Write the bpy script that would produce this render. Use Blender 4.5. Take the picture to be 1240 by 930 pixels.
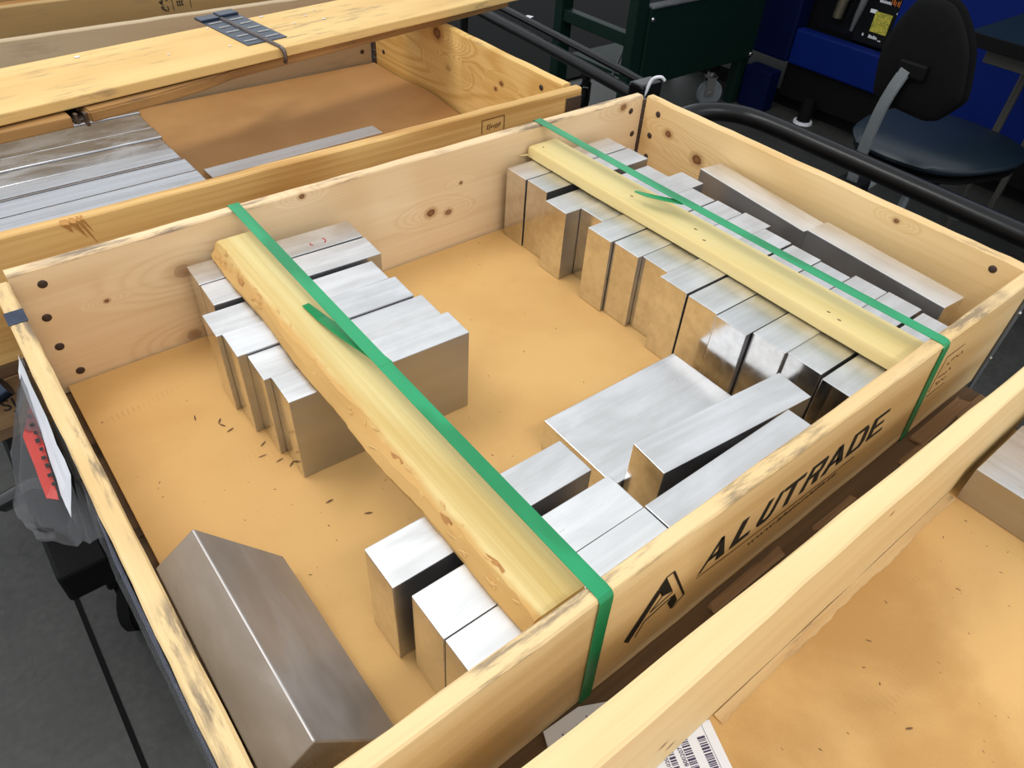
import bpy, bmesh, math, random
from mathutils import Matrix, Vector
random.seed(7)
scn = bpy.context.scene
COL = scn.collection
for o in list(bpy.data.objects):
    bpy.data.objects.remove(o)

# ------------------------------------------------------------------ camera
R3 = Matrix(((0.78076202, 0.3898208, -0.48831385),
             (-0.62255005, 0.55200937, -0.55472253),
             (0.05331144, 0.7371061, 0.67367091)))
cam_d = bpy.data.cameras.new('camera')
cam = bpy.data.objects.new('camera', cam_d)
COL.objects.link(cam)
cam.matrix_world = Matrix.Translation((-0.0034, -0.2160, 0.7469)) @ R3.to_4x4()
cam_d.sensor_width = 36.0
cam_d.lens = 36.0 * 883.05 / 1240.0
cam_d.clip_start = 0.01
scn.camera = cam

# ------------------------------------------------------------------ light
wd = bpy.data.worlds.new('hall')
scn.world = wd
wd.use_nodes = True
bgn = wd.node_tree.nodes['Background']
bgn.inputs[0].default_value = (0.93, 0.97, 1.0, 1)
bgn.inputs[1].default_value = 1.02


def area(name, loc, target, sx, sy, power, col=(1, 1, 1)):
    d = bpy.data.lights.new(name, 'AREA')
    d.shape = 'RECTANGLE'
    d.size, d.size_y, d.energy, d.color = sx, sy, power, col
    o = bpy.data.objects.new(name, d)
    COL.objects.link(o)
    o.location = loc
    dr = Vector(target) - Vector(loc)
    o.rotation_euler = dr.to_track_quat('-Z', 'Y').to_euler()
    return o


area('hall_or_fill_lamp', (-0.35, 1.55, 2.55), (0.45, 0.45, 0), 1.6, 0.24, 30, (1, .97, .92))
area('hall_or_fill_lamp', (0.2, -1.6, 2.6), (0.5, 0.2, 0), 1.6, 0.3, 24, (1, .97, .93))  # added front fill, brightens the back board and the near faces
scn.view_settings.view_transform = 'Standard'
scn.view_settings.look = 'None'
scn.view_settings.gamma = 1.0
scn.view_settings.exposure = 0.0
scn.view_settings.use_curve_mapping = False

# ------------------------------------------------------------------ helpers
WM = {}


def T(x, y, z):
    return Matrix.Translation((x, y, z))


def RZ(a):
    return Matrix.Rotation(math.radians(a), 4, 'Z')


def tag(o, label=None, cat=None, group=None, kind=None):
    if label: o['label'] = label
    if cat: o['category'] = cat
    if group: o['group'] = group
    if kind: o['kind'] = kind
    return o


def empty(name, label, cat, loc, rz=0, group=None):
    o = bpy.data.objects.new(name, None)
    o.empty_display_size = 0.05
    COL.objects.link(o)
    M = T(*loc) @ RZ(rz)
    o.matrix_basis = M
    WM[o.name] = M
    return tag(o, label, cat, group)


def obj(name, me, m, parent=None, M=None):
    """link a mesh (bmesh or mesh data) as ONE object; M is its world matrix"""
    if isinstance(me, bmesh.types.BMesh):
        bm = me
        me = bpy.data.meshes.new(name)
        bm.normal_update()
        bm.to_mesh(me)
        bm.free()
    if m is not None and len(me.materials) == 0:
        me.materials.append(m)
    o = bpy.data.objects.new(name, me)
    COL.objects.link(o)
    M = M or Matrix()
    if parent is not None:
        o.parent = parent
        o.matrix_basis = WM[parent.name].inverted() @ M
    else:
        o.matrix_basis = M
    WM[o.name] = M
    return o


def shade(o, ang=40):
    for p in o.data.polygons: p.use_smooth = True
    try:
        o.data.set_sharp_from_angle(angle=math.radians(ang))
    except Exception:
        pass
    return o


def bbox(bm, x0, x1, y0, y1, z0, z1, bev=0.0, seg=2):
    vs = [bm.verts.new(p) for p in ((x0, y0, z0), (x1, y0, z0), (x1, y1, z0), (x0, y1, z0),
                                    (x0, y0, z1), (x1, y0, z1), (x1, y1, z1), (x0, y1, z1))]
    fs = [(0, 3, 2, 1), (4, 5, 6, 7), (0, 1, 5, 4), (1, 2, 6, 5), (2, 3, 7, 6), (3, 0, 4, 7)]
    F = [bm.faces.new([vs[i] for i in f]) for f in fs]
    if bev:
        es = list({e for f in F for e in f.edges})
        bmesh.ops.bevel(bm, geom=es, offset=bev, segments=seg, affect='EDGES', profile=0.5)
    return bm


def box(x0, x1, y0, y1, z0, z1, bev=0.0, seg=2):
    return bbox(bmesh.new(), x0, x1, y0, y1, z0, z1, bev, seg)


def tube(pts, r, n=10, bm=None, cap=True):
    bm = bm or bmesh.new()
    pts = [Vector(p) for p in pts]
    rings = []
    up = None
    for i, p in enumerate(pts):
        a = pts[max(i - 1, 0)]
        b = pts[min(i + 1, len(pts) - 1)]
        d = (b - a).normalized()
        if up is None:
            up = Vector((0, 0, 1)) if abs(d.z) < .9 else Vector((1, 0, 0))
        s = d.cross(up).normalized()
        up = s.cross(d).normalized()
        rr = r[i] if isinstance(r, (list, tuple)) else r
        rings.append([bm.verts.new(p + rr * (math.cos(t) * s + math.sin(t) * up))
                      for t in [2 * math.pi * k / n for k in range(n)]])
    for A, B in zip(rings, rings[1:]):
        for k in range(n):
            bm.faces.new((A[k], A[(k + 1) % n], B[(k + 1) % n], B[k]))
    if cap:
        bm.faces.new(rings[0][::-1])
        bm.faces.new(rings[-1])
    return bm


def smooth_path(pts, n=6):
    """Catmull-Rom through the points"""
    P = [Vector(p) for p in pts]
    P = [2 * P[0] - P[1]] + P + [2 * P[-1] - P[-2]]
    out = []
    for i in range(1, len(P) - 2):
        for k in range(n):
            t = k / n
            a, b, c, d = P[i - 1], P[i], P[i + 1], P[i + 2]
            out.append(.5 * ((2 * b) + (c - a) * t + (2 * a - 5 * b + 4 * c - d) * t * t + (3 * b - a - 3 * c + d) * t ** 3))
    out.append(P[-2])
    return out


def disc(r, h, n=14, rin=None):
    """short cylinder along +z"""
    bm = bmesh.new()
    bmesh.ops.create_cone(bm, cap_ends=True, segments=n, radius1=r, radius2=r, depth=h)
    return bm


def prism(poly, h, bm=None):
    """poly: list of (x, z); extruded to y in [-h, 0]"""
    bm = bm or bmesh.new()
    a = [bm.verts.new((x, 0, z)) for x, z in poly]
    b = [bm.verts.new((x, -h, z)) for x, z in poly]
    n = len(poly)
    f0 = bm.faces.new(a)
    f1 = bm.faces.new(b[::-1])
    for i in range(n):
        bm.faces.new((a[i], b[i], b[(i + 1) % n], a[(i + 1) % n]))
    bmesh.ops.recalc_face_normals(bm, faces=bm.faces[:])
    return bm


def stroke(bm, pts, w, h=0.0004):
    """polyline of width w in the x-z plane, extruded a hair towards -y"""
    for (x0, z0), (x1, z1) in zip(pts, pts[1:]):
        d = Vector((x1 - x0, z1 - z0))
        if d.length < 1e-6: continue
        n = Vector((-d.y, d.x)).normalized() * w / 2
        prism([(x0 + n.x, z0 + n.y), (x0 - n.x, z0 - n.y), (x1 - n.x, z1 - n.y), (x1 + n.x, z1 + n.y)], h, bm)
    return bm


def ribbon(path, width, th, side):
    """flat band along path; side: unit vector across the band"""
    bm = bmesh.new()
    path = [Vector(p) for p in path]
    s = Vector(side)
    rows = []
    for i, p in enumerate(path):
        d = (path[min(i + 1, len(path) - 1)] - path[max(i - 1, 0)]).normalized()
        sv = (s - d * s.dot(d)).normalized()
        nrm = sv.cross(d).normalized()
        w = width[i] if isinstance(width, (list, tuple)) else width
        rows.append([bm.verts.new(p + sv * w / 2 + nrm * th / 2), bm.verts.new(p - sv * w / 2 + nrm * th / 2),
                     bm.verts.new(p - sv * w / 2 - nrm * th / 2), bm.verts.new(p + sv * w / 2 - nrm * th / 2)])
    for A, B in zip(rows, rows[1:]):
        for k in range(4):
            bm.faces.new((A[k], A[(k + 1) % 4], B[(k + 1) % 4], B[k]))
    bm.faces.new(rows[0][::-1])
    bm.faces.new(rows[-1])
    bmesh.ops.recalc_face_normals(bm, faces=bm.faces[:])
    return bm


def text_mesh(s, size, align='LEFT', shear=0.0, xs=1.0):
    c = bpy.data.curves.new('lettering', 'FONT')
    c.body, c.size, c.align_x, c.shear = s, size, align, shear
    c.resolution_u = 3
    c.extrude = 0.0003
    o = bpy.data.objects.new('lettering', c)
    COL.objects.link(o)
    bpy.context.view_layer.update()
    me = bpy.data.meshes.new_from_object(o.evaluated_get(bpy.context.evaluated_depsgraph_get()))
    bpy.data.objects.remove(o)
    bpy.data.curves.remove(c)
    if xs != 1.0:
        for v in me.vertices: v.co.x *= xs
    return me


# ------------------------------------------------------------------ materials
def new_mat(name):
    m = bpy.data.materials.new(name)
    m.use_nodes = True
    return m, m.node_tree.nodes, m.node_tree.links, m.node_tree.nodes['Principled BSDF']


def plain(name, col, rough=.5, metal=0.0, bump=0.0, scale=60, var=.12, spec=None):
    m, N, L, P = new_mat(name)
    P.inputs['Roughness'].default_value = rough
    P.inputs['Metallic'].default_value = metal
    if spec is not None: P.inputs['Specular IOR Level'].default_value = spec
    tc = N.new('ShaderNodeTexCoord')
    nz = N.new('ShaderNodeTexNoise')
    nz.inputs['Scale'].default_value = scale
    nz.inputs['Detail'].default_value = 4
    L.new(tc.outputs['Object'], nz.inputs['Vector'])
    mx = N.new('ShaderNodeMix')
    mx.data_type = 'RGBA'
    mx.inputs[6].default_value = tuple(c * (1 - var) for c in col) + (1,)
    mx.inputs[7].default_value = tuple(min(1, c * (1 + var)) for c in col) + (1,)
    L.new(nz.outputs['Fac'], mx.inputs[0])
    L.new(mx.outputs[2], P.inputs['Base Color'])
    if bump:
        b = N.new('ShaderNodeBump')
        b.inputs['Strength'].default_value = bump
        b.inputs['Distance'].default_value = .002
        L.new(nz.outputs['Fac'], b.inputs['Height'])
        L.new(b.outputs[0], P.inputs['Normal'])
    return m


class G:
    """tiny node-graph helper"""

    def __init__(s, N, L):
        s.N, s.L = N, L

    def put(s, node, i, v):
        if isinstance(v, bpy.types.NodeSocket): s.L.new(v, node.inputs[i])
        elif v is not None: node.inputs[i].default_value = v

    def math(s, op, a, b=None, c=None, clamp=False):
        n = s.N.new('ShaderNodeMath')
        n.operation = op
        n.use_clamp = clamp
        s.put(n, 0, a); s.put(n, 1, b); s.put(n, 2, c)
        return n.outputs[0]

    def vec(s, op, a, b=None):
        n = s.N.new('ShaderNodeVectorMath')
        n.operation = op
        s.put(n, 0, a); s.put(n, 1, b)
        return n.outputs['Value'] if op in ('LENGTH', 'DISTANCE', 'DOT_PRODUCT') else n.outputs[0]

    def noise(s, v, scale, detail=3, rough=.55, dist=0):
        n = s.N.new('ShaderNodeTexNoise')
        s.put(n, 'Vector', v)
        n.inputs['Scale'].default_value = scale
        n.inputs['Detail'].default_value = detail
        n.inputs['Roughness'].default_value = rough
        n.inputs['Distortion'].default_value = dist
        return n.outputs['Fac']

    def ramp(s, f, a, b, lo=0.0, hi=1.0):
        n = s.N.new('ShaderNodeMapRange')
        n.interpolation_type = 'SMOOTHSTEP'
        s.put(n, 0, f)
        n.inputs[1].default_value = a
        n.inputs[2].default_value = b
        n.inputs[3].default_value = lo
        n.inputs[4].default_value = hi
        return n.outputs[0]

    def mix(s, f, a, b, mode='MIX'):
        n = s.N.new('ShaderNodeMix')
        n.data_type = 'RGBA'
        n.blend_type = mode
        s.put(n, 0, f)
        for i, v in ((6, a), (7, b)):
            if isinstance(v, bpy.types.NodeSocket): s.L.new(v, n.inputs[i])
            else: n.inputs[i].default_value = tuple(v) + (1,) if len(v) == 3 else v
        return n.outputs[2]


def wood(name, c1, c2, knots=(), dirt=.4, ztop=None, ring=9.0, rough=.6, stain=None, contrast=1.0, bark=None, dd=0.0):
    """planed softwood; grain along local x; knots (x, z, radius[, darkness])"""
    m, N, L, P = new_mat(name)
    g = G(N, L)
    tc = N.new('ShaderNodeTexCoord').outputs['Object']
    oi = N.new('ShaderNodeObjectInfo').outputs['Random']
    cb = N.new('ShaderNodeCombineXYZ')
    L.new(g.math('MULTIPLY', oi, 13.0), cb.inputs[0])
    L.new(g.math('MULTIPLY', oi, 7.0), cb.inputs[1])
    L.new(g.math('MULTIPLY', oi, 5.0), cb.inputs[2])
    p = g.vec('ADD', tc, cb.outputs[0])
    stretched = g.vec('MULTIPLY', p, (1.1, 9, 9))
    warp = g.noise(stretched, .55, 2, .5)
    for k in knots:                                   # the year rings bend round each knot
        d = g.vec('LENGTH', g.vec('MULTIPLY', g.vec('SUBTRACT', tc, (k[0], 0, k[1])), (.35, 0, 1)))
        warp = g.math('ADD', warp, g.ramp(d, 0, k[2] * 4.5, .55, 0))
    sep = N.new('ShaderNodeSeparateXYZ')
    L.new(p, sep.inputs[0])
    ph = g.math('ADD', g.math('MULTIPLY', warp, ring * 5.2), g.math('MULTIPLY', g.math('ADD', sep.outputs[2], g.math('MULTIPLY', sep.outputs[1], .7)), 75))
    rg = g.math('ADD', g.math('MULTIPLY', g.math('SINE', ph), .5), .5)
    rg = g.math('POWER', rg, 2.2)
    fine = g.noise(g.vec('MULTIPLY', p, (3, 160, 160)), 1.0, 3, .6)
    big = g.noise(g.vec('MULTIPLY', p, (1, 2.5, 2.5)), 3.0, 2)
    f = g.math('ADD', g.math('MULTIPLY', rg, .42 * contrast), g.math('MULTIPLY', g.ramp(fine, .35, .7), .28 * contrast))
    f = g.math('ADD', f, g.ramp(big, .35, .7, -.05, .28), clamp=True)
    col = g.mix(f, c1, c2)
    for k in knots:
        d = g.vec('LENGTH', g.vec('MULTIPLY', g.vec('SUBTRACT', tc, (k[0], 0, k[1])), (.8, 0, 1)))
        d = g.math('ADD', d, g.math('MULTIPLY', g.math('SUBTRACT', g.noise(tc, 120, 2), .5), k[2] * .5))
        dk = k[3] if len(k) > 3 else 1.0
        col = g.mix(g.ramp(d, k[2] * .9, k[2] * 2.1, .55 * dk, 0), col, (.36, .15, .04))
        col = g.mix(g.ramp(d, k[2] * .75, k[2] * 1.05, .9 * dk, 0), col, (.13, .045, .015))
        col = g.mix(g.ramp(d, k[2] * .3, k[2] * .6, .7 * dk, 0), col, (.33, .15, .055))
    if dirt:
        dn = g.noise(g.vec('MULTIPLY', p, (9, 60, 60)), 1.0, 5, .7)
        dn2 = g.noise(g.vec('MULTIPLY', p, (4, 4, 4)), 1.6, 2, .6)
        df = g.math('MULTIPLY', g.ramp(dn, .5 - dd, .68 - dd), g.ramp(dn2, .45 - dd, .62 - dd))
        if ztop is not None:                           # handled edges are the ones that get dirty
            sp = N.new('ShaderNodeSeparateXYZ')
            L.new(tc, sp.inputs[0])
            df = g.math('MULTIPLY', df, g.ramp(sp.outputs[2], ztop - .006, ztop - .0015))
        col = g.mix(g.math('MULTIPLY', df, dirt), col, (.12, .09, .075))
    if stain:
        sn = g.noise(g.vec('MULTIPLY', p, (2, 10, 10)), 1.4, 4, .65)
        col = g.mix(g.ramp(sn, .42, .66, 0, stain[3]), col, stain[:3])
    if bark:                                           # the wany edge under the bark is darker, redder wood
        so_ = N.new('ShaderNodeSeparateXYZ')
        L.new(tc, so_.inputs[0])
        yy = g.math('ADD', so_.outputs[1], g.math('MULTIPLY', g.math('SUBTRACT', g.noise(g.vec('MULTIPLY', tc, (14, 40, 40)), 1.0, 3), .5), .016))
        col = g.mix(g.ramp(yy, bark[0], bark[1], bark[2], 0), col, (.56, .30, .085))
    L.new(col, P.inputs['Base Color'])
    P.inputs['Roughness'].default_value = rough
    P.inputs['Specular IOR Level'].default_value = .3
    b = N.new('ShaderNodeBump')
    b.inputs['Strength'].default_value = .25
    b.inputs['Distance'].default_value = .0012
    L.new(g.math('ADD', fine, g.math('MULTIPLY', rg, -.2)), b.inputs['Height'])
    L.new(b.outputs[0], P.inputs['Normal'])
    return m


def alu(name, lo, hi, r0, r1, dirt=.0, streak=(1.5, 70, 70), tint=True, endr=.22, metal=1.0, rolled=.72):
    """sawn and milled aluminium; streaks along local x"""
    m, N, L, P = new_mat(name)
    g = G(N, L)
    tc = N.new('ShaderNodeTexCoord').outputs['Object']
    oi = N.new('ShaderNodeObjectInfo').outputs['Random']
    cb = N.new('ShaderNodeCombineXYZ')
    for i, k in enumerate((17., 9., 5.)): L.new(g.math('MULTIPLY', oi, k), cb.inputs[i])
    p = g.vec('ADD', tc, cb.outputs[0])
    s1 = g.noise(g.vec('MULTIPLY', p, streak), 1.0, 5, .65)
    s2 = g.noise(g.vec('MULTIPLY', p, (6, 14, 14)), 1.3, 4, .6, .6)
    f = g.math('ADD', g.math('MULTIPLY', s1, .5), g.math('MULTIPLY', s2, .5))
    f = g.ramp(f, .34, .66)
    col = g.mix(f, lo, hi)
    if tint:
        col = g.mix(g.ramp(oi, .2, .9, 0, .5), col, g.mix(1.0, col, (.93, .96, 1.0), 'MULTIPLY'))
    sc = g.noise(g.vec('MULTIPLY', p, (25, 90, 90)), 1.0, 3, .7, 1.5)
    col = g.mix(g.ramp(sc, .66, .78, 0, .25 + dirt), col, (.22, .21, .2))
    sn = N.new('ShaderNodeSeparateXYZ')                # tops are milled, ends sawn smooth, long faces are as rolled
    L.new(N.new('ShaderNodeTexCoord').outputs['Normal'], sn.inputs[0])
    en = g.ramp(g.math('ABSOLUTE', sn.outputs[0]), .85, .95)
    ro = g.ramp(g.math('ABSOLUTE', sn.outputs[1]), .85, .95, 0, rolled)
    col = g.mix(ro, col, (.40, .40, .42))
    L.new(col, P.inputs['Base Color'])
    P.inputs['Metallic'].default_value = 1.0
    rr = g.ramp(s2, .3, .7, r0, r1)
    L.new(g.math('SUBTRACT', rr, g.math('MULTIPLY', en, endr)), P.inputs['Roughness'])
    P.inputs['Metallic'].default_value = metal
    b = N.new('ShaderNodeBump')
    b.inputs['Strength'].default_value = .06
    b.inputs['Distance'].default_value = .001
    L.new(g.math('MULTIPLY', s1, g.math('SUBTRACT', 1.0, en)), b.inputs['Height'])
    L.new(b.outputs[0], P.inputs['Normal'])
    return m


def cardboard(name, c1, c2, stain=.5):
    m, N, L, P = new_mat(name)
    g = G(N, L)
    tc = N.new('ShaderNodeTexCoord').outputs['Object']
    n1 = g.noise(tc, 4.5, 4, .55, .3)
    n2 = g.noise(g.vec('MULTIPLY', tc, (260, 40, 40)), 1.0, 2)
    n3 = g.noise(tc, 300, 2)
    f = g.math('ADD', g.ramp(n1, .4, .64, 0, stain), g.math('MULTIPLY', g.math('SUBTRACT', n3, .5), .35), clamp=True)
    col = g.mix(f, c1, c2)
    # scuffed flute lines where blocks were dragged about
    w = N.new('ShaderNodeTexWave')
    w.bands_direction = 'X'
    w.inputs['Scale'].default_value = 44
    w.inputs['Distortion'].default_value = .6
    L.new(tc, w.inputs['Vector'])
    area_n = g.noise(g.vec('MULTIPLY', tc, (3, 9, 3)), 1.3, 3, .6)
    sc = g.math('MULTIPLY', g.ramp(w.outputs['Fac'], .7, .95), g.ramp(area_n, .62, .72))
    col = g.mix(g.math('MULTIPLY', sc, .22), col, (.2, .1, .04))
    L.new(col, P.inputs['Base Color'])
    P.inputs['Roughness'].default_value = .65
    P.inputs['Specular IOR Level'].default_value = .3
    b = N.new('ShaderNodeBump')
    b.inputs['Strength'].default_value = .12
    b.inputs['Distance'].default_value = .001
    L.new(g.math('ADD', n2, n1), b.inputs['Height'])
    L.new(b.outputs[0], P.inputs['Normal'])
    return m


PINE1, PINE2 = (.78, .56, .29), (.62, .385, .155)
M_pine = wood('pine', PINE1, PINE2, ztop=.206, dirt=.7)
M_dirtypine = wood('worn_pine', (.74, .53, .27), (.58, .35, .14), dirt=.9, stain=(.5, .3, .12, .5))
M_splint = wood('rough_pine', (.76, .62, .30), (.60, .42, .15), dirt=.0, ring=6, rough=.75, contrast=1.4, bark=(-.024, -.014, .8))
M_splint2 = wood('smooth_pine', (.77, .63, .31), (.66, .49, .19), dirt=.0, ring=5, rough=.7)
M_shelfwood = wood('weathered_pine', (.76, .52, .21), (.60, .35, .11), knots=[(.13, .0, .008)], dirt=.5, ring=5, contrast=.6)
M_shelfedge = wood('weathered_dark_pine', (.42, .23, .08), (.22, .11, .04), dirt=.7)
M_greyboard = wood('greyed_pine', (.5, .39, .25), (.40, .30, .18), dirt=.2, contrast=.4)
M_brownboard = wood('brown_stained_pine', (.42, .27, .11), (.3, .17, .06), dirt=.4, contrast=.5)
M_pallet = wood('old_pallet_wood', (.20, .12, .06), (.10, .055, .028), dirt=.8, rough=.85)
M_pallet_light = wood('split_pallet_wood', (.36, .22, .11), (.2, .11, .05), dirt=.6, rough=.85)
M_card = cardboard('kraft_card', (.66, .40, .145), (.55, .30, .095))
M_card_shaded = cardboard('kraft_card_shaded', (.50, .27, .10), (.42, .21, .07), .7)  # darker brown: the shade under the folded collar is in the colour
M_card3 = cardboard('kraft_card_scuffed', (.68, .42, .16), (.52, .29, .095), 1.0)
M_alu = alu('aluminium', (.63, .62, .61), (.80, .80, .81), .34, .46)
M_alu_bright = alu('aluminium_blasted', (.74, .74, .74), (.88, .88, .88), .40, .5, tint=False)
M_alu_dull = alu('aluminium_dull', (.40, .375, .365), (.50, .475, .465), .42, .56, .15, (10, 22, 22), tint=False, metal=.7, rolled=0)
M_alu_bar = alu('aluminium_bar', (.50, .50, .52), (.74, .75, .78), .16, .34, .3)
M_green = plain('green_strapping', (.012, .27, .085), .28, 0, 0, 40, .15)
M_white_paper = plain('white_paper', (.82, .83, .88), .55, 0, .1, 30, .04)
M_ink = plain('black_ink', (.012, .011, .010), .7)
M_ink_purple = plain('violet_ink', (.05, .035, .09), .6)
M_ink_brown = plain('brown_ink', (.12, .045, .015), .7)
M_red = plain('red_paint', (.45, .03, .02), .45, 0, .2, 25, .2)
M_black = plain('black_steel', (.004, .004, .0045), .55, 0, .05, 80, .3, spec=.12)
M_blacktube = plain('black_tube', (.006, .006, .007), .3, 0, .2, 35, .5, spec=.3)
M_rubber = plain('rubber', (.006, .006, .006), .85, spec=.1)
M_greywheel = plain('grey_wheel', (.16, .18, .19), .5)
M_zinc = plain('zinc', (.45, .44, .42), .32, 1.0, .1, 90, .25)
M_hinge = plain('hinge_steel', (.16, .13, .12), .42, 1.0, .8, 180, .6)
M_galv = plain('dull_grey_steel', (.19, .20, .21), .5, .6, .2, 30, .3)
M_bluesteel = plain('blued_steel', (.05, .065, .10), .3, .85, .2, 60, .4)
M_rivet = plain('rivet', (.055, .034, .026), .55, .3, .1, 200, .3)
M_greenpaint = plain('dark_green_paint', (.004, .016, .0115), .45, 0, 0, 20, .15, spec=.12)
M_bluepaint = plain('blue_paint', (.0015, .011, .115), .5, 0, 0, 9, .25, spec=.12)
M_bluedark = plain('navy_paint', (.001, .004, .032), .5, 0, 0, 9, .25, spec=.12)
M_fabric = plain('black_fabric', (.003, .003, .0035), .9, 0, .3, 400, .3, spec=.12)
M_vinyl = plain('dark_blue_vinyl', (.006, .015, .026), .42, 0, .1, 90, .2)
M_chrome = plain('chrome', (.30, .33, .35), .4, .6)
M_desk = plain('dark_teal_laminate', (.007, .015, .021), .4, spec=.12)
M_deskedge = plain('grey_edge', (.05, .047, .04), .5)
M_chip = plain('wood_chip', (.16, .09, .045), .8, 0, 0, 30, .6)
M_orange = plain('orange_print', (.55, .14, .02), .5)
M_white = plain('white_plastic', (.75, .76, .8), .4)
M_shiny_black = plain('gloss_black', (.006, .006, .007), .15)


def mat_concrete():
    m, N, L, P = new_mat('concrete')
    g = G(N, L)
    tc = N.new('ShaderNodeTexCoord').outputs['Object']
    n1 = g.noise(tc, 3, 6, .6)
    n2 = g.noise(tc, 55, 3, .6)
    n3 = g.noise(tc, 14, 3, .7, 1)
    f = g.math('ADD', g.math('MULTIPLY', n1, .6), g.math('MULTIPLY', n2, .4))
    col = g.mix(g.ramp(f, .35, .65), (.028, .029, .026), (.052, .053, .048))
    col = g.mix(g.ramp(n3, .64, .74, 0, .6), col, (.014, .014, .013))
    col = g.mix(g.ramp(n2, .74, .8, 0, .5), col, (.3, .3, .3))
    L.new(col, P.inputs['Base Color'])
    P.inputs['Roughness'].default_value = .55
    b = N.new('ShaderNodeBump')
    b.inputs['Strength'].default_value = .15
    b.inputs['Distance'].default_value = .003
    L.new(n2, b.inputs['Height'])
    L.new(b.outputs[0], P.inputs['Normal'])
    return m


def mat_plastic():
    m, N, L, P = new_mat('clear_film')
    g = G(N, L)
    P.inputs['Base Color'].default_value = (.16, .16, .17, 1)
    P.inputs['Roughness'].default_value = .1
    tr = N.new('ShaderNodeBsdfTransparent')
    mx = N.new('ShaderNodeMixShader')
    tc = N.new('ShaderNodeTexCoord').outputs['Object']
    lw = N.new('ShaderNodeFresnel')
    lw.inputs[0].default_value = 1.6
    n = g.noise(tc, 40, 3, .6, 1)
    L.new(g.math('ADD', g.math('MULTIPLY', lw.outputs[0], .55), g.ramp(n, .5, .75, .0, .10), clamp=True), mx.inputs[0])
    L.new(tr.outputs[0], mx.inputs[1])
    L.new(P.outputs[0], mx.inputs[2])
    L.new(mx.outputs[0], N['Material Output'].inputs[0])
    return m


def mat_screen():
    m, N, L, P = new_mat('display')
    g = G(N, L)
    tc = N.new('ShaderNodeTexCoord').outputs['Object']
    f = g.noise(tc, 160, 2)
    P.inputs['Base Color'].default_value = (.05, .05, .01, 1)
    L.new(g.mix(g.ramp(f, .4, .6), (.12, .12, .012), (.3, .26, .03)), P.inputs['Emission Color'])
    P.inputs['Emission Strength'].default_value = .8
    return m


def mat_strap():
    """woven PET band: fine cross ribs"""
    m, N, L, P = new_mat('embossed_green_strapping')
    g = G(N, L)
    tc = N.new('ShaderNodeTexCoord').outputs['Object']
    P.inputs['Base Color'].default_value = (.008, .30, .115, 1)
    P.inputs['Roughness'].default_value = .3
    w = N.new('ShaderNodeTexWave')
    w.bands_direction = 'Y'
    w.inputs['Scale'].default_value = 110
    w.inputs['Distortion'].default_value = .4
    L.new(tc, w.inputs['Vector'])
    n = g.noise(g.vec('MULTIPLY', tc, (20, 6, 1)), 1.0, 2)
    L.new(g.mix(g.ramp(n, .4, .6), (.006, .22, .075), (.012, .31, .12)), P.inputs['Base Color'])
    b = N.new('ShaderNodeBump')
    b.inputs['Strength'].default_value = .25
    b.inputs['Distance'].default_value = .0006
    L.new(w.outputs['Fac'], b.inputs['Height'])
    L.new(b.outputs[0], P.inputs['Normal'])
    return m


M_concrete, M_film, M_screen, M_strap = mat_concrete(), mat_plastic(), mat_screen(), mat_strap()

# ------------------------------------------------------------------ setting
ZF = -0.62
fl = obj('floor', box(-2.2, 6.0, -2.5, 6.5, ZF - .05, ZF), M_concrete)
tag(fl, kind='structure')
jt = obj('trim_1', box(-.146, -.1365, -1.6, 3.2, ZF - .001, ZF + .0015), M_rubber)
tag(jt, kind='structure')

# ------------------------------------------------------------------ pallet collars (crates)
LX, W, H, ZB = 1.17, .7707, .191, -.0155


def board(name, parent, M, L_, T_, H_, mt, jit=.0012, bev=.0022):
    """a planed plank, length on local x, with slightly uneven arrises"""
    bm = bmesh.new()
    n = 26
    sec = []
    for i in range(n + 1):
        x = L_ * i / n
        j = lambda: random.uniform(-jit, jit) if 0 < i < n else 0
        b = bev
        ring = [(b, 0), (T_ - b, 0), (T_, b), (T_, H_ - b), (T_ - b, H_), (b, H_), (0, H_ - b), (0, b)]
        top = random.uniform(-jit, jit) * .6
        sec.append([bm.verts.new((x, y + (j() * .35 if z < H_ - 2 * b else j() * .5), z + (top if z > H_ * .5 else 0))) for y, z in ring])
    for A, B in zip(sec, sec[1:]):
        for k in range(8):
            bm.faces.new((A[k], B[k], B[(k + 1) % 8], A[(k + 1) % 8]))
    bm.faces.new(sec[0])
    bm.faces.new(sec[-1][::-1])
    bmesh.ops.recalc_face_normals(bm, faces=bm.faces[:])
    return shade(obj(name, bm, mt, parent, M), 35)


rivet_me = None


def rivet(parent, p, axis):
    """dark rivet head, seated on a face; axis: the outward direction"""
    global rivet_me
    if rivet_me is None:
        bm = bmesh.new()
        bmesh.ops.create_uvsphere(bm, u_segments=14, v_segments=6, radius=.0062)
        for v in bm.verts: v.co.z *= .28
        rivet_me = bpy.data.meshes.new('rivet')
        bm.to_mesh(rivet_me)
        bm.free()
        for q in rivet_me.polygons: q.use_smooth = True
        rivet_me.materials.append(M_rivet)
    M = T(*p) @ Vector(axis).to_track_quat('Z', 'Y').to_matrix().to_4x4()
    return obj('rivet', rivet_me, None, parent, M)


def hinge_barrel(parent, x, y, z0, z1):
    bm = bmesh.new()
    n = 9
    for i in range(n):                       # knuckles of the corner hinge
        a = z0 + (z1 - z0) * i / n
        b = z0 + (z1 - z0) * (i + .9) / n
        bmesh.ops.create_cone(bm, cap_ends=True, segments=10, radius1=.0058, radius2=.0058, depth=b - a,
                              matrix=T(x, y, (a + b) / 2))
    return shade(obj('corner_hinge', bm, M_hinge, parent))


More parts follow.
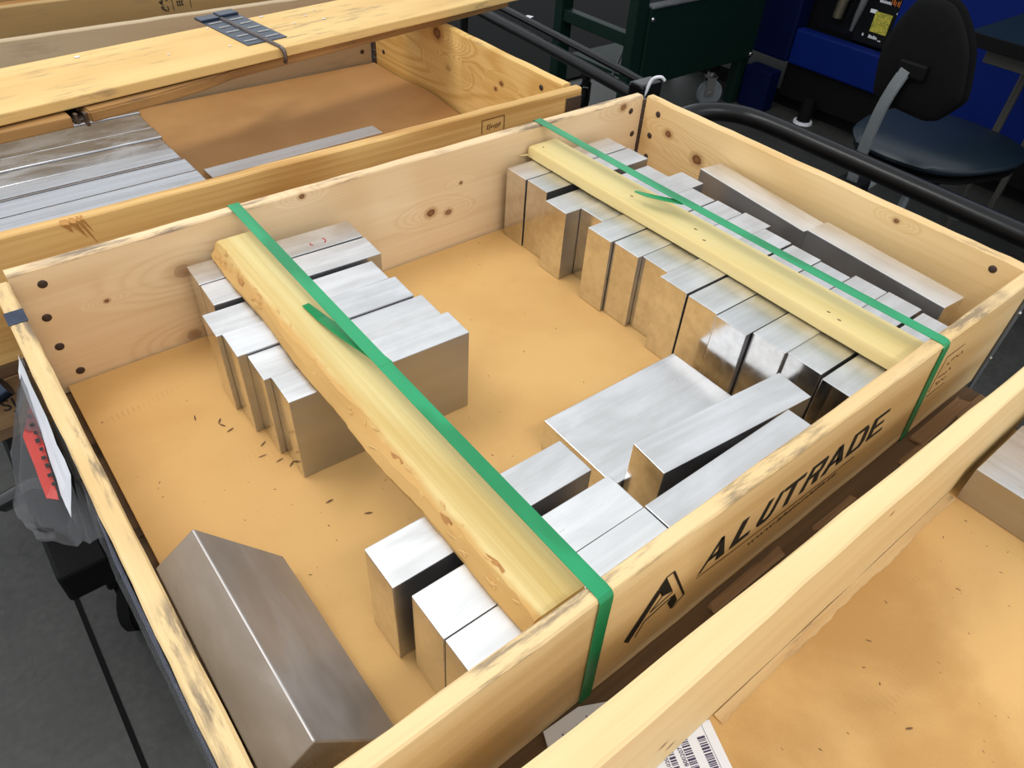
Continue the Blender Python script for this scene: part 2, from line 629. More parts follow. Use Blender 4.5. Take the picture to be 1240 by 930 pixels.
crate = empty('wooden_crate', 'open pale pine crate strapped with two green bands, holding the aluminium blocks', 'crate', (LX / 2, W / 2, ZB))
Mk_back = wood('pine_back', (.82, .61, .37), (.70, .48, .26), ztop=.206, dirt=.8, dd=.05,
               knots=[(.642, .099, .0075), (.68, .089, .006, .8), (.708, .139, .003), (.207, .137, .012, .45), (.197, .023, .010, .5), (.406, .200, .004), (.098, .128, .003), (1.111, .193, .007, .8)])
Mk_right = wood('pine_right', (.82, .59, .30), (.69, .44, .18), ztop=.206, dirt=.6,
                knots=[(.692, .153, .007), (.609, .131, .010), (.2, .191, .004)])
Mk_front = wood('pine_front', (.80, .59, .31), (.66, .44, .19), ztop=.206, dirt=.7, ring=6, dd=.06)
Mk_left = wood('pine_left', (.78, .58, .30), (.60, .38, .15), ztop=.206, dirt=.85, dd=.07)
bb = board('side_board', crate, T(.0, W, ZB), LX - .003, .0194, H - ZB, Mk_back)
rb = board('end_board', crate, T(LX + .0195, 0.0, ZB) @ RZ(90), W - .007, .0195, H - ZB, Mk_right)
fb = board('side_board', crate, T(.0, -.0183, ZB), LX, .0183, H - ZB, Mk_front)
lb = board('end_board', crate, T(.0, 0.0, ZB) @ RZ(90), W - .012, .0195, H - ZB, Mk_left)
for x, z in [(.034, .166), (.022, .116), (.021, .066), (.032, .016), (1.135, .165), (1.150, .114)]:
    rivet(bb, (x, W - .0004, z), (0, -1, 0))
for y, z in [(.727, .166), (.739, .117), (.738, .071), (.039, .171)]:
    rivet(rb, (LX - .0004, y, z), (-1, 0, 0))
hinge_barrel(crate, LX + .0035, W + .0005, ZB + .004, H - .006)
hinge_barrel(crate, -.0065, W - .0045, ZB + .004, H - .008)
cp = obj('corner_plate', box(1.172, 1.194, -.0215, -.0185, -.05, .182, .001), M_galv, crate)


def bolt(parent, x, y, z, r=.004):
    bm = bmesh.new()
    bmesh.ops.create_cone(bm, cap_ends=True, segments=10, radius1=r, radius2=r * .75, depth=r * .8, matrix=T(x, y, z) @ Matrix.Rotation(math.pi / 2, 4, 'X'))
    obj('bolt', bm, M_zinc, parent)


for z in (.03, .12): bolt(cp, 1.183, -.0225, z)
st = obj('edge_plate', box(-.0203, .0008, .660, .688, .1905, .1919, .0004), M_bluesteel, lb)
st['label'] = 'small grey steel plate on the edge'

# stencilled lettering on the outer face of the long board
YF = -.0185
Z0, Z1 = .0800, .1265


def glyph(bm, polys, bl, tl, br, tr, z0=Z0, z1=Z1):
    """polys in the unit square, mapped to the measured corners of one letter"""
    for poly in polys:
        q = []
        for u, v in poly:
            x = (bl + (br - bl) * u) * (1 - v) + (tl + (tr - tl) * u) * v
            q.append((x, z0 + (z1 - z0) * v))
        prism(q, .0004, bm)


lt = bmesh.new()
glyph(lt, [[(0, -.08), (.12, -.04), (.62, .92), (.62, 1.0), (.5, 1.0)], [(.62, 1.0), (.5, 1.0), (.66, 0), (1, 0)], [(.22, .26), (.32, .42), (.66, .42), (.66, .26)]], .455, .455, .499, .499)
glyph(lt, [[(0, 0), (.34, 0), (.34, 1), (0, 1)], [(.34, 0), (1, 0), (1, .17), (.34, .17)]], .5075, .513, .5415, .546)
glyph(lt, [[(0, .2), (.32, .26), (.32, 1), (0, 1)], [(0, .2), (.12, .06), (.32, 0), (.38, .17), (.32, .26)], [(.32, 0), (.7, 0), (.62, .17), (.38, .17)], [(.7, 0), (.92, .08), (.98, .22), (.72, .27), (.62, .17)], [(.98, .22), (1, 1), (.72, 1), (.72, .27)]], .5505, .559, .5835, .588)
glyph(lt, [[(0, .84), (1, .84), (1, 1), (0, 1)], [(.36, 0), (.64, 0), (.64, .84), (.36, .84)]], .594, .590, .628, .631)
glyph(lt, [[(0, 0), (.26, 0), (.26, 1), (0, 1)], [(.26, .85), (.8, .85), (.92, 1), (.26, 1)], [(.8, .85), (.92, 1), (1, .9), (1, .55), (.74, .6), (.74, .8)], [(.26, .42), (.92, .42), (1, .55), (.74, .6), (.26, .56)], [(.68, 0), (1, 0), (.86, .42), (.56, .42)]], .638, .6425, .676, .677)
glyph(lt, [[(0, 0), (.22, 0), (.52, .84), (.6, 1.0), (.36, 1.0)], [(.6, 1.0), (.4, .9), (.68, 0), (1, 0)], [(.2, .24), (.28, .38), (.7, .38), (.72, .24)]], .684, .683, .732, .722)
glyph(lt, [[(0, 0), (.26, 0), (.26, 1), (0, 1)], [(.26, .86), (.7, .86), (.82, 1), (.26, 1)], [(.26, 0), (.82, 0), (.7, .14), (.26, .14)], [(.82, 1), (.7, .86), (.76, .75), (1, .8)], [(.82, 0), (1, .2), (.76, .25), (.7, .14)], [(1, .2), (1, .8), (.76, .75), (.76, .25)]], .737, .7305, .778, .767)
glyph(lt, [[(0, 0), (.26, 0), (.26, 1), (0, 1)], [(.26, .86), (1, .86), (1, 1), (.26, 1)], [(.26, .43), (.86, .43), (.86, .56), (.26, .56)], [(.26, 0), (1, 0), (1, .13), (.26, .13)]], .786, .777, .8235, .8125)
let = obj('stencilled_lettering', lt, M_ink, fb, T(0, YF, 0))
let['label'] = 'black stencilled word ALUTRADE'
ul = bmesh.new()
stroke(ul, [(.455, .0715), (.502, .0682), (.6, .0645), (.70, .0625), (.772, .0605)], .0014)
obj('printed_line', ul, M_ink_brown, fb, T(0, YF, 0))
um = text_mesh('www.aluminium.se', .0165, 'LEFT', .15)
mxx = max(v.co.x for v in um.vertices)
for v in um.vertices:
    u = v.co.x / mxx
    v.co = Vector((.551 + .183 * u + v.co.y * .1, -.0001 + v.co.z * .3, .0465 + .0035 * u + v.co.y * .8))
uo = obj('printed_address', um, M_ink, fb, T(0, YF, 0))
uo['label'] = 'small black printed web address www.aluminium.se'
lg = bmesh.new()
for poly in ([(.3483, .0540), (.357, .0420), (.3888, .109), (.3823, .1182)],
             [(.3904, .1333), (.383, .1190), (.3951, .0949), (.4125, .088)],
             [(.4107, .066), (.4190, .0765), (.4297, .0534), (.4229, .0419)]):
    prism(poly, .0004, lg)
stroke(lg, [(.3904, .1333), (.4012, .1337)], .0015)
stroke(lg, [(.4012, .1337), (.4406, .0544)], .0028)
stroke(lg, [(.4406, .0544), (.4257, .0413)], .0015)
stroke(lg, [(.3671, .0429), (.3757, .0661), (.4157, .0747)], .0014)
stroke(lg, [(.3807, .0778), (.3951, .0949)], .0012)
stroke(lg, [(.3807, .0778), (.4134, .0851)], .0012)
stroke(lg, [(.3888, .109), (.3951, .0949)], .0012)
lo = obj('printed_emblem', lg, M_ink, fb, T(0, YF, 0))
lo['label'] = 'black slanted A emblem of bars and thin outlines'
sm = bmesh.new()
stroke(sm, [(.9499, .0702), (1.0018, .0703)], .0016)
stroke(sm, [(.938, .1492), (.9882, .1495)], .0012)
stroke(sm, [(.948, .080), (.938, .1492)], .0008)
for r, (a, b, z) in enumerate([(.958, .995, .130), (.955, .992, .105), (.958, .990, .088)]):
    k = a
    while k < b:
        w = random.uniform(.004, .008)
        stroke(sm, [(k, z + random.uniform(-.004, .004)), (k + w * .8, z + random.uniform(-.004, .004))], .0022)
        k += w + .003
smo = obj('treatment_stamp', sm, M_ink_brown, fb, T(0, YF, 0))
smo['label'] = 'dark brown heat treatment stamp, worn'

# ------------------------------------------------------------------ card floor of the strapped crate, pallet below
cs = obj('cardboard_sheet', box(.009, LX - .004, .004, W - .003, -.006, 0, .0006, 1), M_card)
tag(cs, 'tan cardboard sheet lining the floor of the strapped crate', 'cardboard')


def pallet(name, label, x0, x1, y0, y1, z, dx=0, nb=5):
    e = empty(name, label, 'pallet', ((x0 + x1) / 2, (y0 + y1) / 2, z - .135))
    for i in range(nb):
        w = (y1 - y0) / (nb + (nb - 1) * .25)
        a = y0 + i * w * 1.25
        obj('deck_board', box(x0, x1, a, a + w, z - .022, z, .002, 1), M_pallet, e)
    for i in range(3):
        a = x0 + (x1 - x0 - .1) * i / 2
        obj('stringer', box(a, a + .1, y0 + .01, y1 - .01, z - .042, z - .0225, .002, 1), M_pallet, e)
        for j in range(3):
            c = y0 + .005 + (y1 - y0 - .105) * j / 2
            obj('block', box(a, a + .1, c, c + .095, z - .113, z - .0425, .003, 1), M_pallet, e)
    for j in range(3):
        c = y0 + .002 + (y1 - y0 - .1) * j / 2
        obj('bottom_board', box(x0, x1, c, c + .098, z - .135, z - .1135, .002, 1), M_pallet, e)
    return e


p1 = pallet('wooden_pallet', 'dark old pallet under the strapped crate, seen in the gap beside its lettered side', .0, 1.155, -.045, .79, ZB - .001)
# split ends of the deck sticking out into the gap
bm = bmesh.new()
for (x, y, z, l, w, h_) in [(.495, -.038, -.0175, .135, .013, .007), (.96, -.046, -.0175, .15, .020, .006), (.90, -.050, -.019, .08, .010, .004), (1.06, -.060, -.024, .09, .016, .012), (.70, -.042, -.018, .09, .007, .004)]:
    bbox(bm, x, x + l, y, y + w, z, z + h_, .002, 1)
for v in bm.verts: v.co += Vector((random.uniform(-.004, .004), random.uniform(-.0025, .0025), random.uniform(-.001, .002)))
o = obj('splintered_edge', bm, M_pallet_light, p1)
tag(o, 'split brown wood at the pallet edge', kind='stuff')

# ------------------------------------------------------------------ aluminium blocks
BL, BW, BH = .2545, .0542, .1370
block_me = {}


def block_mesh(key, l, w, h_, mt, bev=.0011):
    if key not in block_me:
        me = bpy.data.meshes.new('aluminium_block')
        bm = box(-l / 2, l / 2, -w / 2, w / 2, 0, h_, bev, 2)
        bm.to_mesh(me)
        bm.free()
        me.materials.append(mt)
        block_me[key] = me
    return block_me[key]


def block(label, cx, cy, ang=0, group=None, w=BW, h_=BH, l=BL, mt=None, z=0.0005, cat='metal block'):
    mt = mt or M_alu
    me = block_mesh((l, w, h_, mt.name), l, w, h_, mt)
    o = obj('aluminium_block', me, None, None, T(cx, cy, z) @ RZ(ang))
    return tag(o, label, cat, group)


ordn = ['first', 'second', 'third', 'fourth', 'fifth', 'sixth', 'seventh', 'eighth', 'ninth', 'tenth', 'eleventh', 'twelfth', 'thirteenth']
# six blocks side by side under the rough plank: (x of the left end, y centre, yaw, top z)
GA = 'aluminium blocks under the rough plank'
rowA = [(.209, .722, -2.5, .137), (.207, .6645, -3.0, .137), (.1845, .604, -2.4, .1335), (.189, .546, -2.8, .137), (.198, .490, -2.8, .134), (.204, .4335, -2.9, .1365)]
ydes = ['against the back board, red pen mark on top', 'second from the back board', 'third from the back board, set back', 'fourth from the back board', 'just behind the nearest one', 'nearest of the six, whole long face showing']
for i, (x, y, a, hh) in enumerate(rowA):
    o = block('aluminium block under the rough plank, ' + ydes[i], x + BL / 2 * .995, y, a, GA, h_=hh)
    if i == 0:
        blkA1 = o
# red felt pen arcs across the joint
bm = bmesh.new()
for cx, r0, t0, t1 in [(.401, .007, -70, 60), (.389, .006, 150, 230)]:
    pts = [(cx + r0 * math.cos(math.radians(t)), .711 + r0 * math.sin(math.radians(t)), .1377) for t in range(t0, t1 + 1, 20)]
    tube(pts, .0009, 5, bm)
o = obj('pen_mark', bm, M_red, blkA1)
o['label'] = 'small red pen arc'

GB = 'aluminium blocks in the long row under the smooth plank'
rowB = [(.797, .722), (.7985, .665), (.7815, .595), (.8145, .5395), (.7765, .482), (.7825, .4265), (.792, .372), (.771, .316), (.770, .2585), (.7665, .203), (.777, .147), (.7825, .093), (.7755, .034)]
for i, (x, y) in enumerate(rowB):
    hh = (.137, .137, .1335, .135, .138, .1365, .1355, .138, .1365, .136, .137, .1355, .1355)[i]
    extra = {0: ', tight against the back board', 2: ', standing forward of its neighbours', 3: ', set back', 12: ', against the lettered side board', 8: ', behind the flat slab'}.get(i, '')
    block('%s aluminium block from the back board under the smooth plank%s' % (ordn[i], extra),
          x + BL / 2, y, -.6 - .05 * (i % 2), GB, h_=hh)

# two blocks along the right end board
GD = 'aluminium blocks along the right end board'
block('aluminium block along the right end board, nearer the hinged back corner', 1.1185, .4225, 83.2, GD, mt=M_alu_bright)
block('aluminium block along the right end board, nearer the lettered side, end stained', 1.1035, .1705, 85.6, GD, mt=M_alu_bright)

# loose group near the lettered side
GC = 'loose aluminium blocks near the lettered side board'
block('flat aluminium slab lying on its wide face between the two planks', .613, .2015, -1.2, GC, w=BH, h_=BW, l=.252)
block('long aluminium block standing askew beside the flat slab, brown end face showing', (.624), .094, -5.4, GC, h_=.124, l=.2545)
block('aluminium block under the rough plank front, dark gap between it and the white pair', .2965, .1535, -.7, GC)
block('smooth white aluminium block under the rough plank, behind the sparkling one', .3055, .0825, -.7, GC, mt=M_alu_bright)
block('sparkling white aluminium block under the rough plank, touching the lettered side', .3055, .0285, -.5, GC, w=.0525, mt=M_alu_bright)
block('aluminium block along the lettered side, end to end with the sparkling white one', .5615, .0280, -.3, GC, w=.052)

# the dull block leaning against the left end board
bm = box(-BL / 2, BL / 2, -BH / 2, BH / 2, 0, .0535, .0018, 2)
ridge, foot = Vector((.0475, 0, .1405)), Vector((.1215, 0, .0302))
ex = Vector((0, 1, 0))
ey = (foot - ridge).normalized()
ez = ex.cross(ey)
if ez.z < 0: ez = -ez
mid = (ridge + foot) / 2
Mx = Matrix(((ex.x, ey.x, ez.x, mid.x), (ex.y, ey.y, ez.y, .172), (ex.z, ey.z, ez.z, mid.z), (0, 0, 0, 1))) @ T(0, 0, -.0535)
o = obj('aluminium_block', bm, M_alu_dull, None, Mx)
tag(o, 'dull grey scuffed aluminium block leaning tilted against the left end board', 'metal block')

# ------------------------------------------------------------------ the two planks
def rough_plank():
    """wany-edged board: profile swept along local x with a torn left edge"""
    bm = bmesh.new()
    L_ = .742
    n = 70
    ph = [random.uniform(0, 6) for _ in range(6)]
    sec = []
    for i in range(n + 1):
        x = L_ * i / n
        e = .0022 * math.sin(9 * x + ph[0]) + .0014 * math.sin(31 * x + ph[1]) + random.uniform(-.0007, .0007)
        wn = .0135 + .004 * math.sin(13 * x + ph[2]) + .002 * math.sin(47 * x + ph[3]) + random.uniform(-.001, .001)
        mz = .011 + .003 * math.sin(17 * x + ph[4])
        t = .0245
        prof = [(-.034 + e, 0), (-.035 + e * 1.2, mz * .55), (-.035 + wn * .45 + e, mz + .004), (-.035 + wn, t - .0015),
                (-.030 + wn, t), (.033, t), (.034, t - .001), (.034, .001), (.033, 0)]
        sec.append([bm.verts.new((x, y, z)) for y, z in prof])
    m = len(sec[0])
    for A, B in zip(sec, sec[1:]):
        for k in range(m):
            bm.faces.new((A[k], B[k], B[(k + 1) % m], A[(k + 1) % m]))
    bm.faces.new(sec[0])
    bm.faces.new(sec[-1][::-1])
    bmesh.ops.recalc_face_normals(bm, faces=bm.faces[:])
    return bm


pa = empty('plank', 'rough yellow pine plank with torn wany edge, left of the two planks', 'plank', (.270, .012, .1385), 90 - .6)
Mp = WM[pa.name]
Mflip = Mp @ T(0, 0, 0) @ Matrix.Scale(1, 4)
po = shade(obj('plank_body', rough_plank(), M_splint, pa, Mp @ T(.742, 0, 0) @ RZ(180)), 10)
# torn fibres and splinters along the wane
bm = bmesh.new()
for i in range(95):
    x = random.uniform(.01, .73)
    y = random.uniform(.018, .032)
    z = .0235 - (y - .018) * .9 + .001
    l = random.uniform(.004, .016)
    a = random.uniform(-.5, .5)
    d = Vector((math.cos(a), math.sin(a), random.uniform(-.05, .25))) * l
    p = Vector((x, y, z))
    tube([p, p + d * .5 + Vector((0, 0, .0006)), p + d], [.0007, .0009, .0002], 4, bm)
o = obj('splinters', bm, wood('torn_fibre', (.74, .5, .2), (.5, .26, .08), dirt=0), pa, Mp)
tag(o, kind='stuff')
bm = bmesh.new()
for x, y, l, w in [(.055, .020, .03, .006), (.225, .024, .022, .004), (.43, .026, .028, .004), (.50, .025, .02, .003), (.63, .027, .02, .0035), (.13, .0255, .02, .003)]:
    z = .0238 - (y - .018) * .9
    v = [bm.verts.new(p) for p in ((x, y - w / 2, z + .003), (x + l * .4, y - w * .7, z + .0032), (x + l, y, z + .001), (x + l * .5, y + w * .7, z - .001), (x, y + w / 2, z - .002))]
    bm.faces.new(v)
    r = bmesh.ops.extrude_face_region(bm, geom=bm.faces[-1:])
    for q in r['geom']:
        if isinstance(q, bmesh.types.BMVert): q.co.z += .0012
bmesh.ops.recalc_face_normals(bm, faces=bm.faces[:])
o = obj('bark_flakes', bm, plain('bark', (.42, .2, .06), .8, 0, .4, 150, .4), pa, Mp)
tag(o, 'brown torn bark patches', kind='stuff')

pb = empty('plank', 'smooth yellow pine plank lying on the long row of blocks', 'plank', (.8935, .006, .1392), 90.25)
bm = bmesh.new()
L_ = .757
sec = []
for i in range(41):
    x = L_ * i / 40
    e = .0010 * math.sin(14 * x) + random.uniform(-.0003, .0003)
    prof = [(-.035, .0015), (-.034, 0), (.0335 + e, 0), (.0348 + e, .0015), (.0345 + e, .0165), (.0325 + e, .0195), (.0285 + e, .0205), (-.033, .0205), (-.035, .019)]
    sec.append([bm.verts.new((x, y, z)) for y, z in prof])
for A, B in zip(sec, sec[1:]):
    for k in range(9): bm.faces.new((A[k], B[k], B[(k + 1) % 9], A[(k + 1) % 9]))
bm.faces.new(sec[0]); bm.faces.new(sec[-1][::-1])
bmesh.ops.recalc_face_normals(bm, faces=bm.faces[:])
shade(obj('plank_body', bm, M_splint2, pb, WM[pb.name]), 35)
bm = bmesh.new()
for x, y, l in [(.737, .012, .004), (.51, .008, .006), (.375, .0, .007), (.345, .015, .006), (.10, .02, .006), (.12, .016, .005)]:
    p = Vector((x, y, .0206))
    tube([p, p + Vector((l * .5, .001, .0003)), p + Vector((l, .0015, 0))], [.0005, .0011, .0004], 5, bm)
o = obj('dark_fleck', bm, M_chip, pb, WM[pb.name])
tag(o, 'small dark knots and flecks', kind='stuff')
bm = tube([(.757, .034, .004), (.762, .045, .003), (.764, .052, .0045)], [.002, .0012, .0003], 5)
obj('splinter', bm, M_splint2, pb, WM[pb.name])

# ------------------------------------------------------------------ green bands
def band(label, xb, xf, xd, wdt, zf_end, tailpts=None, tailw=None, folds=()):
    e = empty('strap', label, 'strap', (xb, W, ZB))
    zt = H + .0016
    path = [(xb, W + .022, .02), (xb, W + .022, .16), (xb, W + .0222, H - .004), (xb, W + .018, zt + .0006), (xb, W + .004, zt)]
    for k in range(1, 20):
        t = k / 20
        path.append((xb + (xf - xb) * t, W * (1 - t), zt - .0025 * math.sin(math.pi * t) * (1.0)))
    path += [(xf, .0, zt), (xf, -.010, zt + .0003), (xf, -.0162, zt - .0006), (xf, -.0196, zt - .005), (xf + (xd - xf) * .05, -.0199, H - .012)]
    for k in range(1, 7):
        t = k / 6
        path.append((xf + (xd - xf) * t, -.0199, H - .012 + (zf_end - H + .012) * t))
    obj('band', ribbon(path, wdt, .0009, (1, 0, 0)), M_strap, e)
    if tailpts:
        obj('loose_tail', ribbon(tailpts, tailw, .0009, (1, 0, 0)), M_green, e)
    return e


s1 = band('green plastic strap over the rough plank, the wider-looking left one', .3055, .2965, .3035, .0168, -.0148,
          [(.2925, .540, .1655), (.2950, .50, .1675), (.2985, .44, .176), (.3015, .385, .186), (.3025, .352, .1903)], [.010, .0135, .0165, .0165, .0165])
s2 = band('green plastic strap over the smooth plank, right one crossing by the stamp', .897, .8985, .952, .0175, -.0148,
          [(.866, .500, .182), (.873, .478, .1825), (.885, .45, .1845), (.895, .42, .1885)], [.006, .012, .0145, .0145])

# ------------------------------------------------------------------ chips on the card
def chips(name, label, spots, parent, big=1.0):
    bm = bmesh.new()
    for (x, y, z, s) in spots:
        a = random.uniform(0, 3.14)
        d = Vector((math.cos(a), math.sin(a), 0)) * s
        p = Vector((x, y, z + s * .22))
        tube([p - d, p, p + d], [s * .1, s * random.uniform(.15, .32), s * .1], 4, bm)
    o = obj(name, bm, M_chip, None)
    return tag(o, label, 'debris', kind='stuff')


sp = []
for i in range(150):
    x, y = random.uniform(.02, .78), random.uniform(.02, .75)
    if .18 < x < .47 and y > .39: continue
    if x < .14 and y < .32: continue
    if .16 < x < .45 and y < .2: continue
    if x > .46 and y < .29: continue
    if x > .74: continue
    sp.append((x, y, 0, random.choice((.0008, .001, .0014, .002))))
for x, y in [(.155, .575), (.16, .55), (.185, .50), (.175, .48), (.19, .46), (.20, .445), (.21, .36), (.24, .315), (.13, .60), (.155, .565)]:
    sp.append((x, y, 0, .005))
chips('wood_debris', 'dark wood chips and swarf scattered on the card floor of the strapped crate', sp, None)

# ------------------------------------------------------------------ second crate behind
X2, Y2 = -.11, .889
crate2 = empty('wooden_crate', 'pine crate behind the strapped one, half covered by a folded collar, long bars inside', 'crate', (.475, 1.28, -.003))
Mk2f = wood('pine_second_front', (.70, .45, .17), (.50, .27, .08), ztop=.196, dirt=.5, ring=9, contrast=1.7)
Mk2r = wood('pine_second_end', (.80, .55, .21), (.62, .36, .10), ztop=.196, dirt=.6, ring=22, contrast=1.5,
            knots=[(1.353 - .889, .170, .014), (1.095 - .889, .130, .0055), (1.115 - .889, .112, .0045), (1.308 - .889, .10, .01, .25)])
f2 = board('side_board', crate2, T(X2, .8695, -.003), 1.195, .0195, .194, Mk2f)
r2 = board('end_board', crate2, T(1.081, .9, -.003) @ RZ(90), .770, .0195, .194, Mk2r)
b2 = board('side_board', crate2, T(X2, 1.683, -.003), 1.163, .0195, .196, M_greyboard)
l2 = board('end_board', crate2, T(X2, .89, -.003) @ RZ(90), .79, .0195, .194, M_pine)
for y, z in [(1.629, .047), (.968, .163)]: rivet(r2, (1.0605, y, z), (-1, 0, 0))
rivet(b2, (1.024, 1.6825, .038), (0, -1, 0))
hinge_barrel(crate2, 1.0625, 1.679, .0, .185)
bm = box(1.043, 1.0865, .8668, .8688, .03, .176, .0006, 1)
bbox(bm, 1.0845, 1.0865, .8668, .93, .03, .176, .0006, 1)
bbox(bm, 1.0865, 1.115, .872, .905, .086, .092, .0006, 1)
cp2 = obj('corner_plate', bm, M_hinge, crate2)
for z in (.06, .135): bolt(cp2, 1.056, .8655, z, .005)
# splintered notch in the top edge
bm = bmesh.new()
for (x, w, l, d, lean) in [(.094, .010, .020, .004, .006), (.104, .007, .034, .0045, .012), (.112, .004, .052, .003, .016), (.117, .003, .030, .002, .010)]:
    p = Vector((x, .8690, .1915))
    q = [p + Vector((-w / 2, .004, .002)), p + Vector((w / 2, .004, .001)), p + Vector((w / 2, -d, -.004)), p + Vector((-w / 2, -d * .8, -.002)), p + Vector((lean, .0005, -l))]
    v = [bm.verts.new(a) for a in q]
    for f in ((0, 1, 2, 3), (3, 2, 4), (2, 1, 4), (1, 0, 4), (0, 3, 4)): bm.faces.new([v[k] for k in f])
bmesh.ops.recalc_face_normals(bm, faces=bm.faces[:])
o = obj('splintered_notch', bm, wood('fresh_split_pine', (.50, .25, .07), (.28, .12, .03), dirt=.3), f2)
tag(o, kind='stuff')
o['label'] = 'torn brown splinters at the top edge'
bm = bmesh.new()
for q in ([(.828, .156), (.828, .182), (.882, .182), (.882, .15)],): stroke(bm, q, .0016)
for k in range(7): stroke(bm, [(.840 + k * .005, .162 + random.uniform(-.002, .002)), (.843 + k * .005, .170 + random.uniform(-.003, .002))], .0022)
o = obj('treatment_stamp', bm, M_ink_brown, f2, T(0, .8693, -.006))
o['label'] = 'small dark boxed stamp'
# card sheet, bulging slightly
bm = bmesh.new()
nx, ny = 24, 24
gr = []
for i in range(nx + 1):
    row = []
    for j in range(ny + 1):
        x = .386 + (1.056 - .386) * i / nx
        y = .893 + (1.676 - .893) * j / ny
        z = .006 + .010 * math.exp(-((y - 1.36 - .06 * (x - .386)) / .09) ** 2) - .004 * math.exp(-((y - 1.22) / .07) ** 2)
        row.append(bm.verts.new((x, y, z)))
    gr.append(row)
for i in range(nx):
    for j in range(ny): bm.faces.new((gr[i][j], gr[i + 1][j], gr[i + 1][j + 1], gr[i][j + 1]))
r = bmesh.ops.extrude_face_region(bm, geom=bm.faces[:])
for q in r['geom']:
    if isinstance(q, bmesh.types.BMVert): q.co.z -= .004
bmesh.ops.recalc_face_normals(bm, faces=bm.faces[:])
o = shade(obj('cardboard_sheet', bm, M_card_shaded), 30)
tag(o, 'shade-darkened brown cardboard sheet bulging on the floor of the crate behind, right of the bars', 'cardboard')
# flat bars
ys = [1.676, 1.571, 1.482, 1.423, 1.360, 1.303, 1.237, 1.180, 1.12, 1.06, 1.0, .945, .893]
bn = ['farthest, mostly under the folded collar', 'second from the far board', 'third from the far board', 'fourth from the far board', 'fifth, mid grey, with dark smudges', 'sixth, dark oily smudge', 'seventh, bright, nearest one in full view']
for i in range(7):
    y1_, y0_ = ys[i], ys[i + 1]
    zt = .040 - (.002 if i % 2 else 0)
    bm = box(-.085, (.388, .383, .3845, .381, .382, .3885, .3885)[i], y0_ + .001, y1_ - .001, .001, zt, .0026, 2)
    bmesh.ops.translate(bm, verts=bm.verts[:], vec=(-.15, -(y0_ + y1_) / 2, 0))
    o = obj('aluminium_bar', bm, M_alu_bar, None, T(.15, (y0_ + y1_) / 2, 0))
    tag(o, 'long flat aluminium bar in the crate behind, ' + bn[i], 'metal bar', 'long aluminium bars in the crate behind')
bm = box(-.2, .2, -.022, .022, 0, .024, .001, 2)
o = obj('aluminium_bar', bm, M_alu_bright, None, T(.604, 1.229, .0085) @ RZ(1.2))
tag(o, 'thin pale aluminium strip along the near board of the crate behind, on the card', 'metal bar')
p2 = pallet('wooden_pallet', 'brown stamped pallet under the crate behind', -.16, 1.05, .872, 1.69, -.0045)
bm = bmesh.new()
me = text_mesh('SJ', .03)
o = obj('stamped_lettering', me, M_ink, p2, T(-.083, .8723, -.085) @ Matrix.Rotation(math.pi / 2, 4, 'X'))
o['label'] = 'black stamped letters SJ'
bb_ = box(-.165, .02, .8725, .8815, -.118, -.028, .002, 1)
o = obj('stamped_block', bb_, M_pallet_light, p2)
o.location.z += 0

# ------------------------------------------------------------------ folded collar lying on the second crate
A = 7.8
fc = empty('folded_collar', 'folded weathered pine collar lying flat across the crate behind, blued hinge on top', 'crate', (.093, 1.174, .193), A)
Mf = WM[fc.name]


def fbox(name, m, *a, bev=.0025, M=None):
    bm = box(*a, bev, 2)
    return obj(name, bm, m, fc, M or Mf)


# local x runs along the boards, local y across
fbox('top_board', M_shelfwood, -.35, 1.24, .008, .212, .0225, .0415)
fbox('bottom_board', M_shelfedge, -.35, .099, -.012, .195, .0, .019, M=Mf @ T(.099, 0, 0) @ RZ(-4) @ T(-.099, 0, 0))
bm = bmesh.new()
bm.faces.new([bm.verts.new((x, y, .0)) for x, y in ((.127, -.012), (.25, -.010), (.34, .0), (.42, .020), (.8, .030), (1.22, .040), (1.22, .205), (.127, .19))])
r = bmesh.ops.extrude_face_region(bm, geom=bm.faces[:])
for q in r['geom']:
    if isinstance(q, bmesh.types.BMVert): q.co.z += .020
bmesh.ops.recalc_face_normals(bm, faces=bm.faces[:])
bmesh.ops.bevel(bm, geom=[e for e in bm.edges if e.calc_face_angle() > 1], offset=.003, segments=2, affect='EDGES')
o = obj('bottom_board', bm, M_shelfedge, fc, Mf)
o['label'] = 'worn dark lower board, rounded at its split end'
hb = box(.101, .125, -.010, .19, .004, .010, .001, 1)
bbox(hb, .103, .109, -.014, -.006, .004, .022, .001, 1)
bbox(hb, .117, .123, -.018, -.008, -.002, .022, .001, 1)
obj('fold_hinge', hb, M_hinge, fc, Mf)
for k, (x0, x1) in enumerate(((.478, .520), (.527, .570))):
    bm = box(x0, x1, .055, .235 + .01 * k, .0418, .0434, .0006, 1)
    bbox(bm, x0 - .001, x1 + .001, .232 + .01 * k, .262 + .01 * k, .0418, .0475, .0015, 1)
    hp = obj('hinge_plate', bm, M_bluesteel, fc, Mf)
    for q in range(5):
        yy = .075 + q * .034
        obj('embossed_rib', box(x0 + .006 + .004 * (q % 2), x1 - .006, yy, yy + .006, .0435, .0444, .0004, 1), M_zinc, hp, Mf)
pv = tube(smooth_path([(.523, .23, .0435), (.523, .06, .0435), (.523, .012, .0435), (.524, .0, .038), (.524, -.003, .022), (.5235, .0, .016)], 4), .0042, 8)
shade(obj('hinge_pin', pv, M_hinge, fc, Mf))
